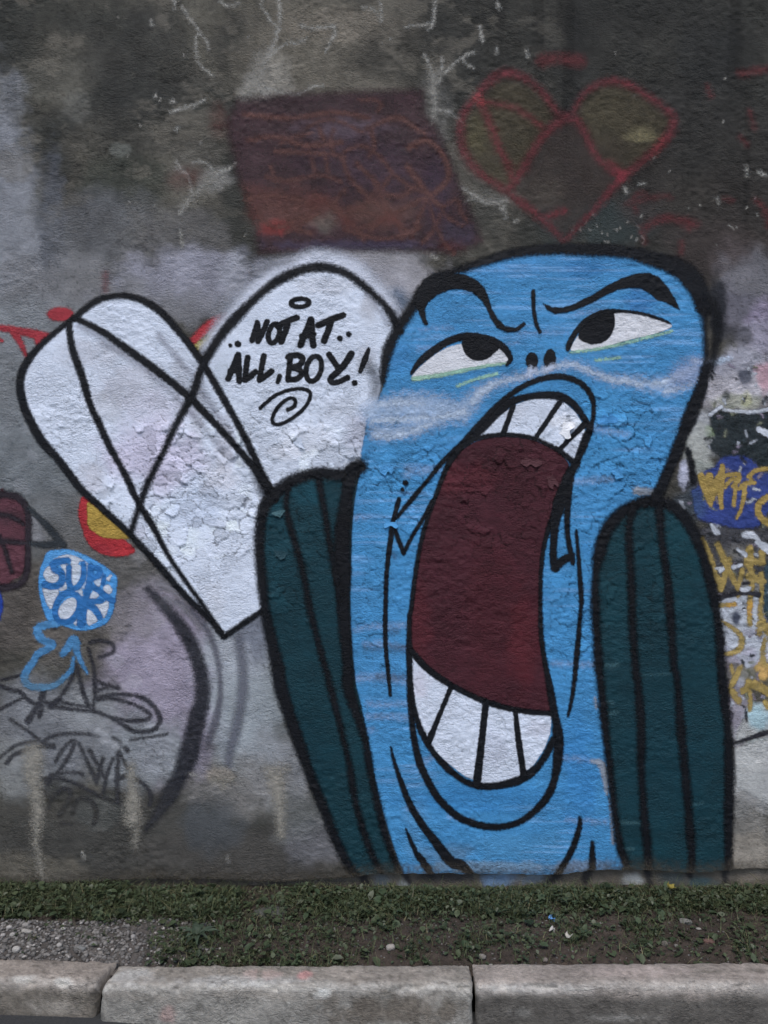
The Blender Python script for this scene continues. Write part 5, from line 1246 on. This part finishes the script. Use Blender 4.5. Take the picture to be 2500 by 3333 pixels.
def leaf_cloud(count, kind, seed):
    r = np.random.RandomState(seed)
    vs, q, t3, cs = [], [], [], []
    base = 0
    for x, y, L, z in leaf_spots(count, r, .06 if kind == 'grass' else .02):
        az = r.uniform(0, 2 * math.pi)
        ca, sa = math.cos(az), math.sin(az)
        g = r.rand()
        near = min(1.0, (-y) / .07) if x > -.95 else 1.0
        if kind == 'grass':
            hgt = r.uniform(.012, .068) * (.4 + .6 * L) * (.5 + .5 * near)
            w = r.uniform(.0009, .0022)
            lean = r.uniform(.3, 1.4) * hgt
            c = gcol((58 + 24 * g, 68 + 20 * g, 44 + 14 * g)) * r.uniform(.55, 1.25)
            if r.rand() < .10:
                c = gcol((112, 106, 80))
            if r.rand() < .04:
                hgt, w, lean = r.uniform(.05, .10) * (.5 + .5 * L), .0011, r.uniform(.02, .06)
            for k in range(4):
                t = k / 3
                ww = w * (1 - t * .85)
                cx, cy, cz = x + ca * lean * t * t, min(y + sa * lean * t * t, .006), z + hgt * t * (1 - .3 * t) - .003
                vs += [(cx - sa * ww, cy + ca * ww, cz), (cx + sa * ww, cy - ca * ww, cz)]
                cs += [c * (.8 + .3 * t)] * 2
            for k in range(3):
                b = base + 2 * k
                q.append((b, b + 1, b + 3, b + 2))
            base += 8
        else:
            hgt = r.uniform(.002, .046) * r.uniform(.5, 1) * (.3 + .7 * L) * (.35 + .65 * near)
            ln_ = r.uniform(.0035, .0095) * (r.uniform(1.4, 2.4) if r.rand() < .16 else 1)
            wd = ln_ * r.uniform(.5, .95)
            tl = r.uniform(-.3, .9)
            c = gcol((52 + 24 * g, 66 + 18 * g, 46 + 14 * g)) * r.uniform(.5, 1.2)
            if r.rand() < .06:
                c = gcol((92, 96, 80))
            out = [(-1, 0), (-.55, .75), (.2, 1.0), (1, 0), (.2, -1.0), (-.55, -.75)]
            bx = np.array([ca * math.cos(tl), sa * math.cos(tl), -math.sin(tl)])
            by = np.array([-sa, ca, 0])
            nz = np.array([ca * math.sin(tl), sa * math.sin(tl), math.cos(tl)])
            cen = np.array([x, y, z + hgt])
            vs.append(cen - nz * ln_ * .12)
            cs.append(c * .9)
            for (u, v_) in out:
                vs.append(cen + bx * u * ln_ + by * v_ * wd + nz * ln_ * (.16 * abs(v_) - .1 * u * u))
                cs.append(c)
            for k in range(6):
                t3.append((base, base + 1 + k, base + 1 + (k + 1) % 6))
            base += 7
    me = mesh_np(kind, np.array(vs), q if q else None, t3 if t3 else None)
    put_color(me, np.clip(np.array(cs), .004, .4))
    return me

link('ground_cover', leaf_cloud(15000, 'ground_cover', 3), leaf_mat, kind='stuff', label='low clover and broad-leaved weeds growing along the foot of the wall', cat='weeds')
link('grass', leaf_cloud(25000, 'grass', 4), leaf_mat, kind='stuff', label='thin short grass blades on the verge behind the kerb', cat='grass')

stone_mat = new_mat('stone')
tinted_surface(stone_mat, 0.5, 0.85, 0.2)
ICO_V = []
phi = (1 + 5 ** .5) / 2
for a in (-1, 1):
    for b in (-phi, phi):
        ICO_V += [(0, a, b), (a, b, 0), (b, 0, a)]
ICO_V = np.array(ICO_V, float) / math.sqrt(1 + phi * phi)
def ico_faces():
    f = []
    for i in range(12):
        for j in range(i + 1, 12):
            for k in range(j + 1, 12):
                d = [np.linalg.norm(ICO_V[a] - ICO_V[b]) for a, b in ((i, j), (j, k), (i, k))]
                if max(d) < 1.1:
                    n = np.cross(ICO_V[j] - ICO_V[i], ICO_V[k] - ICO_V[i])
                    f.append((i, j, k) if n.dot(ICO_V[i]) > 0 else (i, k, j))
    return f
ICO_F = ico_faces()
def sub_ico():
    v = [tuple(p) for p in ICO_V]
    cache, f = {}, []
    def mid(a, b):
        k = (min(a, b), max(a, b))
        if k not in cache:
            m = (np.array(v[a]) + np.array(v[b])) / 2
            v.append(tuple(m / np.linalg.norm(m)))
            cache[k] = len(v) - 1
        return cache[k]
    for a, b, c in ICO_F:
        ab, bc, ca = mid(a, b), mid(b, c), mid(c, a)
        f += [(a, ab, ca), (b, bc, ab), (c, ca, bc), (ab, bc, ca)]
    return np.array(v), f
SUB_V, SUB_F = sub_ico()

gv, gf, gc = [], [], []
r = np.random.RandomState(77)
base = made = 0
while made < 2600:
    if r.rand() < .72:
        ppx, ppy = r.uniform(-60, 720), r.uniform(2990, 3132)
        ok = r.rand() < (1 if ppx < 420 else .55 * (1 - (ppx - 420) / 400))
        size = r.uniform(.0025, .0085) * (1.3 if r.rand() < .1 else 1)
    else:
        ppx, ppy = r.uniform(700, 2560), r.uniform(2985, 3136)
        ok = True
        size = r.uniform(.0015, .0045)
    if not ok:
        continue
    x, y = on_ground(ppx, ppy)
    z = float(soil_h(np.array([x]), np.array([y]))[0])
    sc3 = np.array([r.uniform(.8, 1.4), r.uniform(.7, 1.1), r.uniform(.45, .8)]) * size
    a = r.uniform(0, 6.28)
    p = ICO_V * (1 + r.uniform(-.22, .22, (12, 1))) * sc3
    p = np.stack([p[:, 0] * math.cos(a) - p[:, 1] * math.sin(a), p[:, 0] * math.sin(a) + p[:, 1] * math.cos(a), p[:, 2]], -1) + (x, y, z + sc3[2] * .35)
    gv.append(p); gf += [(i + base, j + base, k + base) for i, j, k in ICO_F]
    g = (r.uniform(70, 122) + (40 if r.rand() < .1 else 0)) if ppx < 720 else r.uniform(52, 112)
    gc.append(np.broadcast_to(gcol((g, g * .97, g * .94)), (12, 3)))
    base += 12; made += 1
me = mesh_np('gravel', np.concatenate(gv), None, gf, smooth=False)
put_color(me, np.concatenate(gc))
link('gravel', me, stone_mat, kind='stuff', label='loose grey gravel lying between the weeds and the kerb', cat='gravel')

def pebble(name, px, py, w, d, h, c, label, group=None, flat=False, seed=0):
    x, y = on_ground(px, py)
    rr = np.random.RandomState(1000 + seed)
    z = float(soil_h(np.array([x]), np.array([y]))[0])
    p = SUB_V.copy()
    p = np.sign(p) * np.abs(p) ** (.7 if flat else .85)
    p = p * (1 + rr.uniform(-.13, .13, (len(p), 1)))
    a = rr.uniform(-.4, .4)
    p = p * np.array([w, d, h]) / 2
    p = np.stack([p[:, 0] * math.cos(a) - p[:, 1] * math.sin(a), p[:, 0] * math.sin(a) + p[:, 1] * math.cos(a), p[:, 2]], -1)
    me = mesh_np(name, p, None, SUB_F, smooth=False)
    put_color(me, gcol(c) * rr.uniform(.85, 1.1, (len(p), 1)))
    o = link(name, me, stone_mat, None, label, 'stone', group)
    o.location = (x, y, z + h * .3)
    return o

G1 = 'pale pebbles in the gravel'
for k, (ppx, ppy, w, d, h, c, lb) in enumerate((
    (30, 3019, .022, .016, .014, (150, 146, 142), 'small whitish pebble at the far left edge of the gravel'),
    (84, 3013, .026, .02, .018, (128, 124, 120), 'rounded grey pebble lying just behind the long pale stone'),
    (86, 3034, .042, .02, .018, (140, 136, 131), 'long pale stone at the back of the gravel on the left'),
    (10, 3043, .018, .016, .014, (146, 142, 138), 'whitish pebble cut by the left picture edge'),
    (41, 3044, .020, .016, .014, (140, 136, 132), 'pale pebble left of the long pale stone'),
    (53, 3097, .026, .022, .022, (158, 154, 149), 'chunky white stone near the kerb on the far left'),
    (206, 3019, .020, .012, .010, (148, 145, 140), 'thin pale chip at the edge of the weeds'),
    (193, 3079, .019, .016, .014, (148, 144, 139), 'round whitish pebble in the middle of the gravel'),
    (434, 3053, .018, .016, .020, (134, 131, 128), 'upright grey pebble at the right part of the gravel'),
    (328, 3099, .022, .018, .016, (112, 107, 102), 'brownish pebble close to the kerb joint'),
    (260, 3082, .042, .022, .012, (108, 108, 106), 'flat grey slate-like stone lying in the gravel'),
    (305, 3068, .026, .020, .014, (112, 110, 108), 'dull grey pebble behind the flat slate-like stone'),
    (520, 3097, .022, .018, .014, (116, 112, 108), 'grey pebble where the gravel thins out beside the rosette weed'),
    (1271, 3090, .032, .022, .018, (142, 136, 130), 'pale stone behind the middle kerb stone'),
    (1570, 3111, .026, .018, .016, (112, 107, 101), 'grey-brown stone right of the middle kerb joint'),
    (1598, 3129, .014, .012, .012, (136, 132, 126), 'tiny pale pebble touching the kerb right of its middle joint'),
    (1775, 3118, .016, .014, .016, (108, 100, 94), 'small brown stone in front of the paper scraps'),
    (2233, 3001, .046, .022, .016, (108, 106, 101), 'flat grey concrete chunk on the bare soil at right'),
    (2274, 3023, .018, .009, .008, (138, 134, 126), 'thin pale chip in front of the flat concrete chunk'),
    (2307, 3062, .040, .026, .014, (96, 74, 68), 'reddish brick fragment half sunk in the soil at right'),
    (2163, 3071, .022, .014, .022, (98, 92, 86), 'upright brown stone on the bare soil'),
    (2201, 3073, .014, .012, .010, (110, 106, 100), 'small grey stone right of the upright brown stone'),
    (2422, 3091, .014, .012, .012, (116, 112, 106), 'small pale pebble near the right end of the kerb'))):
    pebble('pebble', ppx, ppy, w, d, h, c, lb, G1, lb.startswith('flat'), k)

# half-buried concrete slab
o = pebble('concrete_slab', 880, 2968, .115, .062, .022, (70, 70, 67), 'flat grey concrete slab half buried among the weeds', None, True, 77)
o['category'] = 'slab'
o.location.z -= .004

def scrap(name, px, py, w, d, c, label, cat, lift=.012, seed=0, z=None):
    x, y = on_ground(px, py)
    rr = np.random.RandomState(500 + seed)
    n = 6
    vs, q = [], []
    for i in range(n):
        for j in range(n):
            u, v = i / (n - 1) - .5, j / (n - 1) - .5
            rad = 1 - .35 * (abs(u) + abs(v)) + rr.uniform(-.12, .12)
            vs.append((u * w * rad, v * d * rad, lift * (u * u * 3 + .5 * math.sin(6 * v + seed)) + rr.uniform(0, .002)))
    for i in range(n - 1):
        for j in range(n - 1):
            k = i * n + j
            q.append((k, k + n, k + n + 1, k + 1))
    me = mesh_np(name, np.array(vs), q, smooth=False)
    put_color(me, gcol(c))
    o = link(name, me, leaf_mat, None, label, cat)
    so = o.modifiers.new('thickness', 'SOLIDIFY'); so.thickness = .0008
    o.location = (x, y, (float(soil_h(np.array([x]), np.array([y]))[0]) if z is None else z) + .008)
    o.rotation_euler = (.5, rr.uniform(-.3, .3), rr.uniform(0, 3))
    return o
scrap('paint_chip', 1796, 2996, .030, .028, (112, 168, 226), 'bright blue paint chip fallen on the soil', 'paint chip', seed=1)
scrap('paint_chip', 1796, 3033, .020, .022, (176, 172, 166), 'small white paint chip right in front of the blue chip', 'paint chip', seed=2)
scrap('paint_chip', 1849, 3052, .030, .016, (168, 164, 156), 'larger white paint chip lying right of the small one', 'paint chip', seed=3)
scrap('fallen_leaf', 2182, 2935, .040, .034, (136, 124, 62), 'yellow fallen leaf on the weeds under the right teal wing', 'leaf', seed=4, z=.045)

# rosette weed beside the gravel
rx0, ry0 = on_ground(640, 3055)
ros = bpy.data.objects.new('rosette_weed', None)
COL.objects.link(ros)
ros.location = (rx0, ry0, .0)
ros['label'] = 'star-shaped rosette weed with long narrow leaves beside the gravel'
ros['category'] = 'weed'
for k in range(11):
    a = k * 2 * math.pi / 11 + random.uniform(-.2, .2)
    L = random.uniform(.045, .085)
    vs, q = [], []
    for i in range(8):
        t = i / 7
        w = .0075 * math.sin(math.pi * min(1, .12 + .88 * t)) ** .8 * (1 + .35 * math.sin(11 * t + k)) + .0008
        h = .010 + .016 * math.sin(2.4 * t) * random.uniform(.9, 1.1)
        cx, cy = math.cos(a) * L * t, math.sin(a) * L * t
        vs += [(cx - math.sin(a) * w, cy + math.cos(a) * w, h + .004), (cx, cy, h), (cx + math.sin(a) * w, cy - math.cos(a) * w, h + .004)]
    for i in range(7):
        b = 3 * i
        q += [(b, b + 1, b + 4, b + 3), (b + 1, b + 2, b + 5, b + 4)]
    me = mesh_np('leaf', np.array(vs), q)
    put_color(me, gcol((58, 70, 56)) * random.uniform(.75, 1.2))
    link('leaf', me, leaf_mat, ros)

# dry stalk leaning at the right end
def stalk(p0, p1, label):
    vs, q = [], []
    a, b = np.array(p0), np.array(p1)
    d = (b - a) / np.linalg.norm(b - a)
    s1 = np.cross(d, (0, 1, 0)); s1 /= np.linalg.norm(s1); s2 = np.cross(d, s1)
    for i in range(9):
        t = i / 8
        c = a + (b - a) * t + np.array([0, 0, .012 * math.sin(3 * t)]) + s1 * .003 * math.sin(9 * t)
        for k in range(6):
            an = k * math.pi / 3
            vs.append(c + (s1 * math.cos(an) + s2 * math.sin(an)) * (.0022 - .0012 * t))
    for i in range(8):
        for k in range(6):
            q.append((i * 6 + k, i * 6 + (k + 1) % 6, i * 6 + 6 + (k + 1) % 6, i * 6 + 6 + k))
    me = mesh_np('dry_stalk', np.array(vs), q)
    put_color(me, gcol((98, 94, 76)))
    link('dry_stalk', me, leaf_mat, None, label, 'stalk')
xa, ya = on_ground(2490, 2925); xb, yb = on_ground(2435, 2880)
stalk((xa, ya, .01), (xb - .03, -.03, .085), 'dry stalk leaning over the weeds at the right edge')
xa, ya = on_ground(1338, 2955)
stalk((xa, ya, .0), (xa + .012, ya + .03, .07), 'short pale dry stalk standing in the weeds below the bird')
